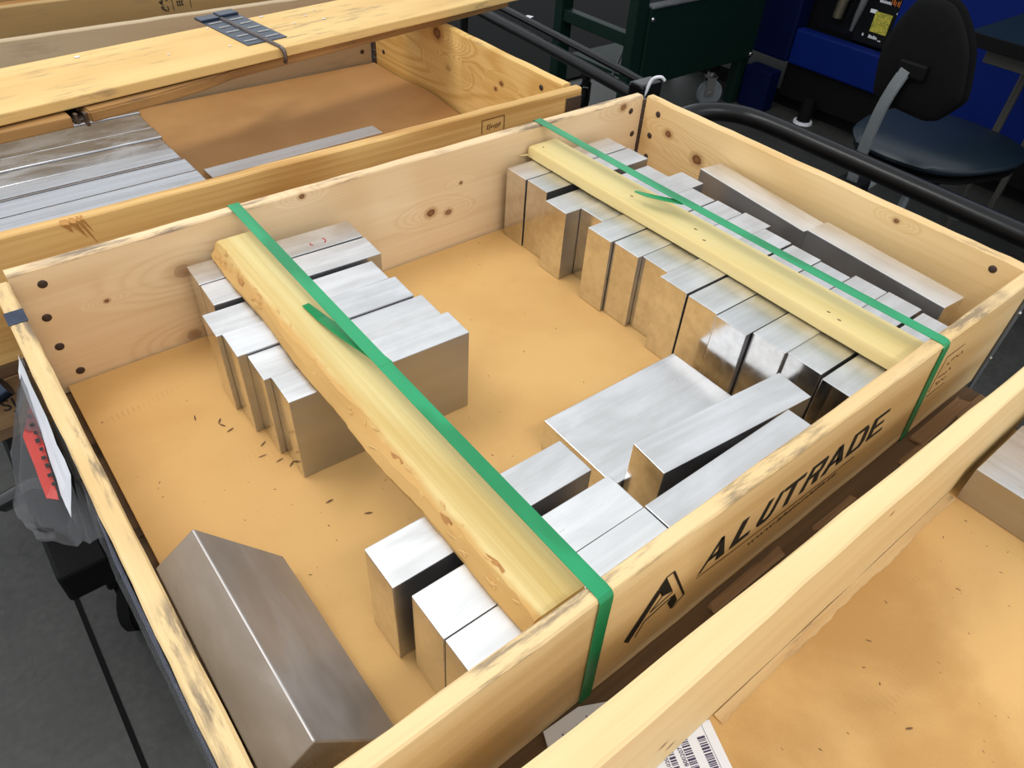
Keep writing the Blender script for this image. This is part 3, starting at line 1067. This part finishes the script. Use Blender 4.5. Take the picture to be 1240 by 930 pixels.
# paint crumbs
bm = bmesh.new()
for x, y, s in [(.20, .185, .006), (.335, .10, .003), (.47, .195, .0035), (.60, .20, .005), (.63, .12, .003), (.68, .15, .0035), (.70, .11, .004), (.45, .075, .0035), (.72, .175, .003)]:
    bmesh.ops.create_icosphere(bm, subdivisions=1, radius=s, matrix=Mf @ T(x, y, .0428) @ Matrix.Diagonal((1, .7, .3, 1)))
o = obj('white_crumbs', bm, M_white, None)
tag(o, 'white crumbs of dried filler on the folded collar', 'debris', kind='stuff')

# ------------------------------------------------------------------ third crate, far back
crate3 = empty('wooden_crate', 'brown pine crate farthest back, only its stamped side board and edges in view', 'crate', (.4, 2.3, .0))
f3 = board('side_board', crate3, T(-.2, 1.93, .0), 1.17, .0195, .191, M_brownboard)
board('side_board', crate3, T(-.2, 2.70, .0), 1.17, .0195, .191, M_brownboard)
board('end_board', crate3, T(-.2, 1.95, .0) @ RZ(90), .75, .0195, .191, M_brownboard)
board('end_board', crate3, T(.97, 1.95, .0) @ RZ(90), .75, .0195, .191, M_brownboard)
bm = bmesh.new()
for k in range(16):
    x, z = .586 + random.uniform(0, .022), .134 + random.uniform(0, .035)
    stroke(bm, [(x, z), (x + random.uniform(-.006, .006), z + random.uniform(.003, .009))], .0022)
stroke(bm, [(.618, .137), (.618, .19)], .0015)
stroke(bm, [(.664, .137), (.664, .19)], .0015)
for x in (.631, .637, .643): stroke(bm, [(x, .146), (x, .156)], .0026)
stroke(bm, [(.629, .146), (.646, .146)], .0016)
stroke(bm, [(.629, .156), (.646, .156)], .0016)
for k in range(6): stroke(bm, [(.622 + k * .0066, .166), (.622 + k * .0066 + .003, .174)], .003)
o = obj('treatment_stamp', bm, M_ink, f3, T(0, 1.9295, 0))
o['label'] = 'black wheat ear and letters stamp, worn'
o = obj('cardboard_sheet', box(-.17, .94, 1.953, 2.695, .0, .008), M_card_shaded)
tag(o, 'cardboard floor of the farthest crate', 'cardboard')
board_b = obj('loose_board', box(-.15, .5, 2.05, 2.2, .195, .215, .002, 1), M_shelfwood)
tag(board_b, 'loose orange board lying on the farthest crate at the top left', 'board')

# ------------------------------------------------------------------ fourth crate, nearest right
crate4 = empty('wooden_crate', 'pine crate in the right foreground with cardboard floor and a barcode sheet', 'crate', (.45, -.48, -.006))
Mk4 = wood('pine_near', (.83, .65, .35), (.71, .51, .24), ztop=.197, dirt=.25, ring=5, contrast=.7,
           knots=[(.297 + .2, .070, .004, .7), (.315 + .2, .042, .004, .7), (.62 + .2, .16, .0025)])
f4 = board('side_board', crate4, T(-.2, -.1165, .0006), 1.3, .020, .1904, Mk4)
for v in f4.data.vertices:                             # the board is sawn thicker towards its near end
    v.co.y *= (.0345 - .020 * (v.co.x - .34)) / .020
board('side_board', crate4, T(-.2, -.90, -.006), 1.3, .0195, .197, M_pine)
board('end_board', crate4, T(-.18, -.88, -.006) @ RZ(90), .755, .0195, .197, M_pine)
board('end_board', crate4, T(1.12, -.88, -.006) @ RZ(90), .755, .0195, .197, M_pine)
o = obj('cardboard_sheet', box(-.175, 1.095, -.876, -.0875, -.006, 0, .0006, 1), M_card3)
tag(o, 'tan scuffed cardboard floor of the crate in the right foreground', 'cardboard')
bm = bmesh.new()
sec = []
for i in range(61):
    x = .392 + i * .0082
    yb = -.1170
    yf = yb - .0105 + random.uniform(-.0011, .0011) - .0012 * math.sin(x * 37)
    zt = .0032 + random.uniform(-.0006, .0006)
    sec.append([bm.verts.new(p) for p in ((x, yb, .0003), (x, yf, .0003), (x, yf + .001, zt * .7), (x, yb, zt))])
for A, B in zip(sec, sec[1:]):
    for k in range(4): bm.faces.new((A[k], B[k], B[(k + 1) % 4], A[(k + 1) % 4]))
bm.faces.new(sec[0]); bm.faces.new(sec[-1][::-1])
bmesh.ops.recalc_face_normals(bm, faces=bm.faces[:])
o = obj('bottom_batten', bm, M_dirtypine, crate4)
o['label'] = 'rough dirty batten below the board'
GE = 'aluminium slabs in the foreground crate'
block('flat aluminium slab in the right foreground crate, whole near end showing', .957, -.258, 90, GE, w=.1365, h_=.058, l=.262)
sl = block('flat aluminium slab at the right picture edge, beside the other slab', 1.0605, -.259, 90, GE, w=.066, h_=.058, l=.262)
spot4 = [(random.uniform(.3, .9), random.uniform(-.5, -.145), 0, random.choice((.001, .0014, .002))) for _ in range(70)]
spot4 += [(.545, -.25, 0, .004), (.60, -.17, 0, .003), (.75, -.20, 0, .003)]
chips('wood_debris', 'small dark chips on the card floor of the foreground crate', spot4, None)
# delivery sheet with barcodes
lab = empty('delivery_sheet', 'white delivery sheet with violet barcodes on the floor of the foreground crate', 'paper', (.33, -.2, .001), 0)
bm = box(0, .21, -.15, 0, .0002, .0008)
Ml = T(.3850, -.1172, .0008) @ RZ(-112.4)
# local x runs along the sheet's right edge, away from the board
pap = obj('sheet', bm, M_white_paper, lab, Ml)
bars = [(.0, -.031, .085, .0085), (.013, -.0125, .075, .0085), (.019, -.050, .075, .0065)]
for (x0, y0, l, h_) in bars:
    bm = bmesh.new()
    x = x0
    while x < x0 + l:
        w = random.choice((.0007, .0011, .0016, .0022))
        bbox(bm, x, x + w, y0 - h_, y0, .0008, .0010)
        x += w + random.choice((.0006, .0009, .0014))
    o = obj('barcode', bm, M_ink_purple, pap, Ml)
    tag(o, kind='stuff')
for w_, x, y, sz in [('800207', .0355, -.0405, .0062), ('41020', .037, -.058, .0058), ('NL', .036, -.0695, .0042), ('L', .037, -.0765, .010)]:
    obj('printed_number', text_mesh(w_, sz), M_ink_purple, pap, Ml @ T(x, y, .0009) @ RZ(180))
bm = bmesh.new()
bbox(bm, .0, .19, -.0108, -.0104, .0008, .0010)
obj('printed_line', bm, M_ink_purple, pap, Ml)
# folded document in the gap
lb2 = empty('document', 'white printed document stuck in the gap between the two near crates', 'paper', (.29, -.05, -.03))
bm = bmesh.new()
v = [bm.verts.new(p) for p in ((.2365, -.040, -.012), (.2445, -.0205, -.008), (.290, -.0235, -.008), (.335, -.046, -.009), (.34, -.09, -.009), (.22, -.09, -.012))]
bm.faces.new(v)
r = bmesh.ops.extrude_face_region(bm, geom=bm.faces[:])
for q in r['geom']:
    if isinstance(q, bmesh.types.BMVert): q.co.z -= .0006
bmesh.ops.recalc_face_normals(bm, faces=bm.faces[:])
pg = obj('sheet', bm, M_white_paper, lb2)
bm = bmesh.new()
for x0, x1, y0, y1 in [(.268, .2688, -.07, -.034), (.272, .302, -.0512, -.0508), (.30, .3005, -.065, -.035), (.315, .3155, -.07, -.04), (.285, .287, -.038, -.0365), (.322, .324, -.048, -.0465), (.263, .265, -.06, -.0585)]:
    bbox(bm, x0 - .01, x1 - .01, y0, y1, -.0095, -.0072)
obj('printed_line', bm, M_ink_purple, pg)

# ------------------------------------------------------------------ film pouch on the left board
pouch = empty('document_pouch', 'clear plastic pouch with white paper and red stripe hanging outside the left end board', 'plastic pouch', (-.05, .58, .0))


def sheet(name, pts, m, th=.0006, jit=0.0, cuts=0):
    bm = bmesh.new()
    bm.faces.new([bm.verts.new(p) for p in pts])
    if cuts:
        bmesh.ops.triangulate(bm, faces=bm.faces[:])
        bmesh.ops.subdivide_edges(bm, edges=bm.edges[:], cuts=cuts, use_grid_fill=True)
        for v_ in bm.verts: v_.co += Vector((random.uniform(-jit, jit), random.uniform(-jit, jit), random.uniform(-jit, jit)))
    r_ = bmesh.ops.extrude_face_region(bm, geom=bm.faces[:])
    for q_ in r_['geom']:
        if isinstance(q_, bmesh.types.BMVert): q_.co.z -= th
    bmesh.ops.recalc_face_normals(bm, faces=bm.faces[:])
    return obj(name, bm, m, pouch)


wp = sheet('paper', [(-.0265, .735, .10), (-.0285, .60, .095), (-.0305, .49, .095), (-.0505, .500, .022), (-.0515, .542, .022), (-.043, .654, .03), (-.0385, .749, .055)], M_white_paper, .0006, .0008, 3)
sheet('red_stripe', [(-.0405, .716, .034), (-.042, .679, .030), (-.0515, .570, .024), (-.055, .538, .02), (-.066, .548, .02), (-.0655, .585, .02), (-.0635, .671, .022)], M_red, .0008, .0006, 2)
bm = bmesh.new()
for k in range(9):                                     # faint dark print on the red stripe
    f = k / 8
    c = Vector((-.0475 - .006 * f, .690 - .13 * f, .0335 - .006 * f))
    bbox(bm, c.x - .0016 - .0012 * (k % 2), c.x + .0026, c.y - .0042, c.y + .0018 + .002 * (k % 3 == 0), c.z, c.z + .0006)
o = obj('printed_marks', bm, M_ink, pouch)
tag(o, kind='stuff')
shade(sheet('film', [(-.0245, .75, .085), (-.0245, .44, .075), (-.034, .47, .0), (-.06, .505, -.03), (-.092, .545, -.045), (-.110, .61, -.045), (-.085, .70, -.02), (-.045, .76, .02)], M_film, .0015, .0035, 4), 20)
o = sheet('film_edge', [(-.0225, .45, .12), (-.0225, .02, .12), (-.0285, .02, -.005), (-.0335, .20, -.005), (-.036, .40, .0), (-.034, .46, .03)], M_film, .0004, .0008, 3)
o = sheet('folded_paper', [(-.0235, .42, .10), (-.0230, .05, .10), (-.0280, .05, .01), (-.0295, .25, .01), (-.030, .41, .03)], plain('bluish_paper', (.42, .44, .62), .5, 0, 0, 40, .3), .0004, .0004, 2)

# ------------------------------------------------------------------ trolley under the crates
cart = empty('trolley', 'black steel trolley with tube handles carrying the crates', 'trolley', (.6, .9, ZF))
deck_z = -.165


def part(name, bm, m=M_black, p=cart):
    return obj(name, bm, m, p)


part('deck', box(.02, 1.16, -.05, 2.75, deck_z - .03, deck_z - .012, .003, 1))
part('frame_beam', box(.05, .11, -.02, 2.7, deck_z - .09, deck_z - .031, .003, 1))
part('frame_beam', box(1.05, 1.11, -.02, 2.7, deck_z - .09, deck_z - .031, .003, 1))
part('foot_beam', box(-.118, -.043, .655, 1.75, -.31, -.245, .006, 2))
part('foot_bracket', box(-.043, .05, .70, .86, -.30, -.262, .004, 1), M_black)
part('foot_bracket', box(-.03, .06, .655, .69, -.36, -.29, .004, 1))


def caster(parent, x, y, r=.06, m=M_rubber, mh=M_zinc, ang=0):
    M = T(x, y, ZF) @ RZ(ang)
    bm = bmesh.new()
    bmesh.ops.create_cone(bm, cap_ends=True, segments=28, radius1=r, radius2=r, depth=.028, matrix=T(0, 0, r) @ Matrix.Rotation(math.pi / 2, 4, 'X'))
    bmesh.ops.bevel(bm, geom=[e for e in bm.edges if len(e.link_faces) == 2 and e.calc_face_angle() > 1], offset=.005, segments=2, affect='EDGES')
    w = shade(obj('wheel', bm, m, parent, M), 40)
    bm = bmesh.new()
    bmesh.ops.create_cone(bm, cap_ends=True, segments=14, radius1=.014, radius2=.014, depth=.045, matrix=T(0, 0, r) @ Matrix.Rotation(math.pi / 2, 4, 'X'))
    obj('axle', bm, mh, w, M)
    bm = box(-.012, .03, -.021, -.018, r - .01, 2 * r + .02)
    bbox(bm, -.012, .03, .018, .021, r - .01, 2 * r + .02)
    bbox(bm, -.02, .035, -.021, .021, 2 * r + .015, 2 * r + .02)
    bmesh.ops.create_cone(bm, cap_ends=True, segments=12, radius1=.02, radius2=.02, depth=.02, matrix=T(.01, 0, 2 * r + .03))
    obj('fork', bm, mh, parent, M)


caster(cart, -.045, .80, .062, M_rubber, M_black, 60)
caster(cart, .08, .05, .062, M_rubber, M_black, 20)
caster(cart, 1.05, .05, .062, M_rubber, M_black, 20)
caster(cart, 1.05, 2.5, .062, M_rubber, M_black, 20)
part('caster_post', box(-.075, -.015, .77, .83, ZF + .150, -.31, .004, 1))
for x, y in ((.09, .05), (1.06, .05), (1.06, 2.5)):
    part('caster_post', box(x - .03, x + .03, y - .03, y + .03, ZF + .150, deck_z - .09, .003, 1))
hp_ = smooth_path([(1.26, .83, -.10), (1.29, .83, .02), (1.33, .82, .075), (1.40, .80, .095), (1.455, .755, .1), (1.483, .68, .1), (1.484, .5, .1), (1.482, .3, .1), (1.478, .05, .1), (1.478, -.4, .1)], 5)
shade(part('handle_tube', tube(hp_, .021, 14), M_blacktube))
part('handle_post', tube([(1.2, .83, deck_z - .06), (1.26, .83, deck_z - .06), (1.26, .83, -.09)], .018, 10))
hr = bmesh.new()
tube([(1.645, 2.1, .0), (1.60, 1.62, .0), (1.555, 1.20, .0), (1.54, 1.10, .0)], .017, 10, hr)
tube([(1.675, 2.1, .03), (1.63, 1.62, .03), (1.585, 1.20, .03), (1.57, 1.10, .03)], .011, 8, hr)
shade(part('rear_rail', hr, M_blacktube))
part('rail_clamp', box(1.515, 1.60, 1.075, 1.125, -.03, .045, .008, 2), M_shiny_black)
part('rail_post', tube([(1.1, 1.1, deck_z - .06), (1.55, 1.1, deck_z - .06), (1.555, 1.1, -.03)], .016, 10))
part('rail_post', tube([(1.1, 2.05, deck_z - .06), (1.64, 2.05, deck_z - .06), (1.64, 2.05, .0)], .016, 10))
shade(part('cable_tie', tube(smooth_path([(1.53, 1.09, -.02), (1.535, 1.075, .03), (1.545, 1.07, .06), (1.56, 1.055, .068), (1.572, 1.05, .058)], 4), .0045, 7), M_white))
shade(part('cable', tube(smooth_path([(1.50, 1.33, -.13), (1.47, 1.24, -.07), (1.50, 1.14, -.03), (1.53, 1.10, -.02)], 5), .005, 7), M_galv))
bm = box(-.02, .02, -.01, .01, 0, .0015, .0004, 1)
o = obj('label_scrap', bm, M_white, None, T(3.135, 3.455, ZF + .013) @ RZ(20) @ Matrix.Diagonal((2.2, 2.2, 1, 1)))
tag(o, 'small torn white paper scrap on the dark floor behind the crates', 'paper')

# tool beside the pouch
kn = bmesh.new()
bmesh.ops.create_cone(kn, cap_ends=True, segments=16, radius1=.016, radius2=.016, depth=.05, matrix=T(-.085, .845, -.03) @ Matrix.Rotation(1.2, 4, 'Y'))
o = shade(obj('locking_knob', kn, M_bluesteel, cart))
kn = tube([(-.125, .70, -.10), (-.075, .665, -.06), (-.06, .65, -.055)], .014, 10)
shade(obj('lever', kn, M_shiny_black, cart))

mat_ = obj('floor_mat', box(1.45, 4.9, 2.55, 5.6, ZF, ZF + .012, .004, 1), M_rubber, None)  # rubber mat; its black also stands in for the shadowed floor
tag(mat_, 'black rubber mat on the floor behind the crates and under the bench', 'mat')
# ------------------------------------------------------------------ green work bench
bench = empty('workbench', 'dark green steel workbench on casters behind the trolley', 'workbench', (2.83, 2.14, ZF))
for x, y, z0 in ((2.42, 1.93, ZF), (2.42, 2.37, ZF), (3.21, 1.93, ZF), (3.21, 2.37, ZF)):
    obj('leg', box(x - .035, x + .035, y - .025, y + .025, z0, .22, .004, 1), M_greenpaint, bench)
obj('side_rail', box(2.395, 2.44, 1.955, 2.345, -.24, -.19, .003, 1), M_greenpaint, bench)
obj('drawer_panel', box(2.455, 3.24, 1.893, 1.925, -.405, -.09, .006, 2), M_greenpaint, bench)
obj('shelf', box(2.46, 3.17, 1.96, 2.34, -.40, -.385, .003, 1), M_greenpaint, bench)
obj('panel_edge', box(2.455, 3.24, 1.885, 1.93, -.089, -.078, .003, 1), M_galv, bench)
obj('worktop', box(2.36, 3.29, 1.85, 2.45, .221, .26, .004, 1), M_greenpaint, bench)
caster(bench, 3.055, 1.955, .062, M_greywheel, M_zinc, 150)
caster(bench, 2.44, 2.2, .06, M_rubber, M_black, 30)
for x, y in ((3.06, 1.96), (2.44, 2.2)): obj('caster_post', box(x - .02, x + .02, y - .02, y + .02, ZF + .165, -.405, .002, 1), M_black, bench)
bolt(bench, 3.225, 1.890, -.385, .011)
bolt(bench, 2.475, 1.890, -.13, .011)
bm = tube(smooth_path([(2.405, 2.02, -.42), (2.40, 1.99, -.33), (2.40, 1.96, -.25)], 4), .006, 7)
shade(obj('hose', bm, M_galv, bench))

# ------------------------------------------------------------------ blue machine
mach = empty('machine', 'blue machine with a black control recess, yellow display and black skirt', 'machine', (3.7, .9, ZF))
XM = 3.3
obj('lower_panel', box(XM, XM + .06, 1.22, 1.735, -.39, -.238, .008, 2), M_bluepaint, mach)
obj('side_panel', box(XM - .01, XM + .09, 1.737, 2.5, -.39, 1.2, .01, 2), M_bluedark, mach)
obj('column', box(XM, XM + .06, 1.222, 1.305, -.237, 1.2, .006, 2), M_bluepaint, mach)
obj('front_panel', box(XM, XM + .06, -1.2, 1.219, -.39, 1.2, .008, 2), M_bluepaint, mach)
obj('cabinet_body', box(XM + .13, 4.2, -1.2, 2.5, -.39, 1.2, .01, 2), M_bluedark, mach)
obj('recess_back', box(XM + .10, XM + .125, 1.22, 1.75, -.30, 1.2), M_shiny_black, mach)
obj('skirt', box(XM + .03, 4.1, -1.2, 1.75, ZF + .07, -.392, .004, 1), M_black, mach)
obj('plinth', box(XM + .1, 4.0, -1.15, 2.4, ZF, ZF + .069), M_black, mach)
obj('foot_block', box(3.215, 3.30, 1.745, 1.895, ZF, -.43, .006, 2), M_bluedark, mach)
bm = bmesh.new()
bmesh.ops.create_cone(bm, cap_ends=True, segments=18, radius1=.032, radius2=.026, depth=.10, matrix=T(3.30, 1.56, ZF + .06))
lf = shade(obj('levelling_foot', bm, M_rubber, mach))
bm = bmesh.new()
bmesh.ops.create_cone(bm, cap_ends=True, segments=20, radius1=.045, radius2=.043, depth=.012, matrix=T(3.30, 1.56, ZF + .006))
obj('foot_ring', bm, M_white, lf)
cpan = obj('control_panel', box(XM + .07, XM + .099, 1.31, 1.50, -.235, .3, .004, 1), M_shiny_black, mach)
obj('display', box(XM + .066, XM + .0695, 1.352, 1.428, -.178, -.098), M_screen, cpan)
XP = XM + .0675
bm = bmesh.new()
for i in range(5): bbox(bm, XP, XP + .002, 1.335 + i * .009 + random.uniform(0, .003), 1.341 + i * .009, -.060 + random.uniform(-.006, .004), -.042 + random.uniform(-.004, .006), 0)
obj('orange_emblem', bm, M_orange, cpan)
bm = bmesh.new()
bbox(bm, XP, XP + .002, 1.425, 1.455, -.108, -.094)
for i in range(7):
    bbox(bm, XP, XP + .002, 1.375 + i * .008, 1.380 + i * .008, -.062, -.053 + .002 * (i % 2))
for i in range(6):
    bbox(bm, XP, XP + .002, 1.385 + i * .007, 1.390 + i * .007, -.204, -.195 + .002 * (i % 3))
bbox(bm, XP, XP + .002, 1.45, 1.456, -.203, -.193)
bbox(bm, XP, XP + .002, 1.335, 1.339, -.09, -.083)
bbox(bm, XP, XP + .002, 1.365, 1.378, -.207, -.203)
obj('white_print', bm, M_white, cpan)
hb_ = tube([(XM + .075, 1.60, -.165), (XM + .07, 1.59, -.08), (XM + .06, 1.575, .03), (XM + .06, 1.56, .12)], [.022, .022, .016, .014], 12)
o = shade(obj('air_nozzle', hb_, plain('dull_brass', (.28, .24, .17), .35, .8), mach))
hb_ = tube([(XM + .075, 1.515, -.20), (XM + .07, 1.505, -.13), (XM + .06, 1.49, -.05), (XM + .06, 1.475, .02)], [.008, .014, .016, .01], 10)
shade(obj('grease_gun', hb_, M_galv, mach))

# ------------------------------------------------------------------ desk
desk = empty('desk', 'dark teal desk at the top right behind the chair', 'desk', (2.85, .1, ZF))
obj('desk_top', box(2.52, 3.25, -.9, .72, .105, .135, .004, 2), M_desk, desk)
obj('edge_band', box(2.512, 2.5195, -.9, .72, .100, .137, .001, 1), M_black, desk)
obj('apron', box(2.56, 2.58, -.85, .66, .055, .104, .002, 1), M_deskedge, desk)
for x, y in ((2.80, .60), (3.2, .60), (2.62, -.8), (3.2, -.8)):
    obj('leg', tube([(x, y, .103), (x - .02, y, ZF)], .013, 10), M_deskedge, desk)

# ------------------------------------------------------------------ swivel chair
chair = empty('swivel_chair', 'black workshop swivel chair with dark blue seat and chrome back bar', 'chair', (2.42, .64, ZF))


def slab(outline, th, M, m, name, puff=.012, p=chair, n=4):
    """rounded upholstered pad from a 2-D outline (u, v), thickness along local w"""
    bm = bmesh.new()
    pts = smooth_path(outline + [outline[0]], 5)[:-1]
    cx = sum(p_.x for p_ in pts) / len(pts)
    cy = sum(p_.y for p_ in pts) / len(pts)
    rings = []
    prof = [(.0, -th / 2 - puff), (.55, -th / 2 - puff * .8), (.86, -th / 2 - puff * .25), (.97, -th / 4), (1, 0), (.97, th / 4), (.86, th / 2 + puff * .25), (.55, th / 2 + puff * .8), (.0, th / 2 + puff)]
    for s_, w_ in prof[1:-1]:
        rings.append([bm.verts.new((cx + (p_.x - cx) * s_, cy + (p_.y - cy) * s_, w_)) for p_ in pts])
    k_ = len(pts)
    for A_, B_ in zip(rings, rings[1:]):
        for i in range(k_): bm.faces.new((A_[i], A_[(i + 1) % k_], B_[(i + 1) % k_], B_[i]))
    a = bm.verts.new((cx, cy, prof[0][1]))
    b = bm.verts.new((cx, cy, prof[-1][1]))
    for i in range(k_):
        bm.faces.new((a, rings[0][(i + 1) % k_], rings[0][i]))
        bm.faces.new((b, rings[-1][i], rings[-1][(i + 1) % k_]))
    bmesh.ops.recalc_face_normals(bm, faces=bm.faces[:])
    return shade(obj(name, bm, m, p, M), 60)


# seat outline in world x, y
so = [(2.25, .80, 0), (2.235, .70, 0), (2.255, .58, 0), (2.32, .50, 0), (2.42, .45, 0), (2.55, .42, 0), (2.66, .45, 0), (2.70, .56, 0), (2.70, .72, 0), (2.64, .85, 0), (2.50, .89, 0), (2.35, .87, 0)]
slab(so, .045, T(0, 0, -.175), M_vinyl, 'seat', .012)
slab([(a * .94 + 2.46 * .06, b * .94 + .65 * .06, 0) for a, b, c in so], .02, T(0, 0, -.215), M_black, 'seat_shell', .003)
bo = [(.700, .035, 0), (.716, .048, 0), (.722, .07, 0), (.735, .15, 0), (.722, .225, 0), (.69, .29, 0), (.66, .305, 0), (.60, .30, 0), (.555, .265, 0), (.517, .213, 0), (.497, .16, 0), (.484, .11, 0), (.487, .085, 0), (.52, .04, 0), (.535, .026, 0), (.56, .020, 0), (.652, .026, 0)]
Mb = Matrix(((0, 0, 1, 2.07), (1, 0, 0, 0), (0, 1, 0, 0), (0, 0, 0, 1)))
slab(bo, .035, Mb, M_fabric, 'backrest', .01)
slab([(a * .96 + .61 * .04, b * .96 + .16 * .04, 0) for a, b, c in bo], .008, Mb @ T(0, 0, -.030), M_black, 'backrest_shell', .002)


def flatbar(pts, w, th, m, name):
    bm = ribbon(smooth_path(pts, 5), w, th, (0, 1, 0))
    bmesh.ops.bevel(bm, geom=[e for e in bm.edges if len(e.link_faces) == 2 and e.calc_face_angle() > 1], offset=th * .25, segments=2, affect='EDGES')
    return shade(obj(name, bm, m, chair), 40)


flatbar([(2.30, .70, -.255), (2.15, .685, -.255), (2.06, .680, -.22), (2.035, .674, -.12), (2.02, .665, 0.0), (2.018, .655, .07), (2.022, .640, .135)], .032, .010, M_chrome, 'back_bar')
obj('bar_bracket', box(2.018, 2.036, .590, .665, .115, .155, .006, 2), M_black, chair)
obj('mechanism', box(2.33, 2.52, .58, .76, -.29, -.235, .01, 2), M_black, chair)
kb = tube([(2.06, .75, -.235), (2.06, .79, -.235)], [.014, .018], 10)
shade(obj('knob', kb, M_rubber, chair))
obj('bar_socket', box(2.035, 2.11, .645, .72, -.285, -.20, .008, 2), M_black, chair)
shade(obj('gas_spring', tube([(2.44, .655, -.29), (2.44, .655, -.42), (2.44, .655, -.421), (2.44, .655, -.53)], [.014, .014, .025, .025], 12), M_chrome, chair))
lv = bmesh.new()
tube([(2.36, .58, -.27), (2.30, .50, -.285), (2.30, .44, -.29), (2.35, .40, -.29)], .006, 7, lv)
shade(obj('lever', lv, M_chrome, chair))
for k in range(5):
    a = math.radians(72 * k + 20)
    ex_, ey_ = math.cos(a), math.sin(a)
    lg_ = shade(obj('base_leg', tube([(2.44 + ex_ * .02, .655 + ey_ * .02, -.515), (2.44 + ex_ * .27, .655 + ey_ * .27, -.55)], [.024, .014], 8), M_black, chair))
    bm = bmesh.new()
    bmesh.ops.create_cone(bm, cap_ends=True, segments=16, radius1=.027, radius2=.027, depth=.034, matrix=T(2.44 + ex_ * .27, .655 + ey_ * .27, ZF + .027) @ Matrix.Rotation(a + 1.57, 4, 'Z') @ Matrix.Rotation(math.pi / 2, 4, 'Y'))
    bbox(bm, 2.44 + ex_ * .27 - .006, 2.44 + ex_ * .27 + .006, .655 + ey_ * .27 - .006, .655 + ey_ * .27 + .006, ZF + .027, -.545)
    shade(obj('wheel', bm, M_rubber, lg_))
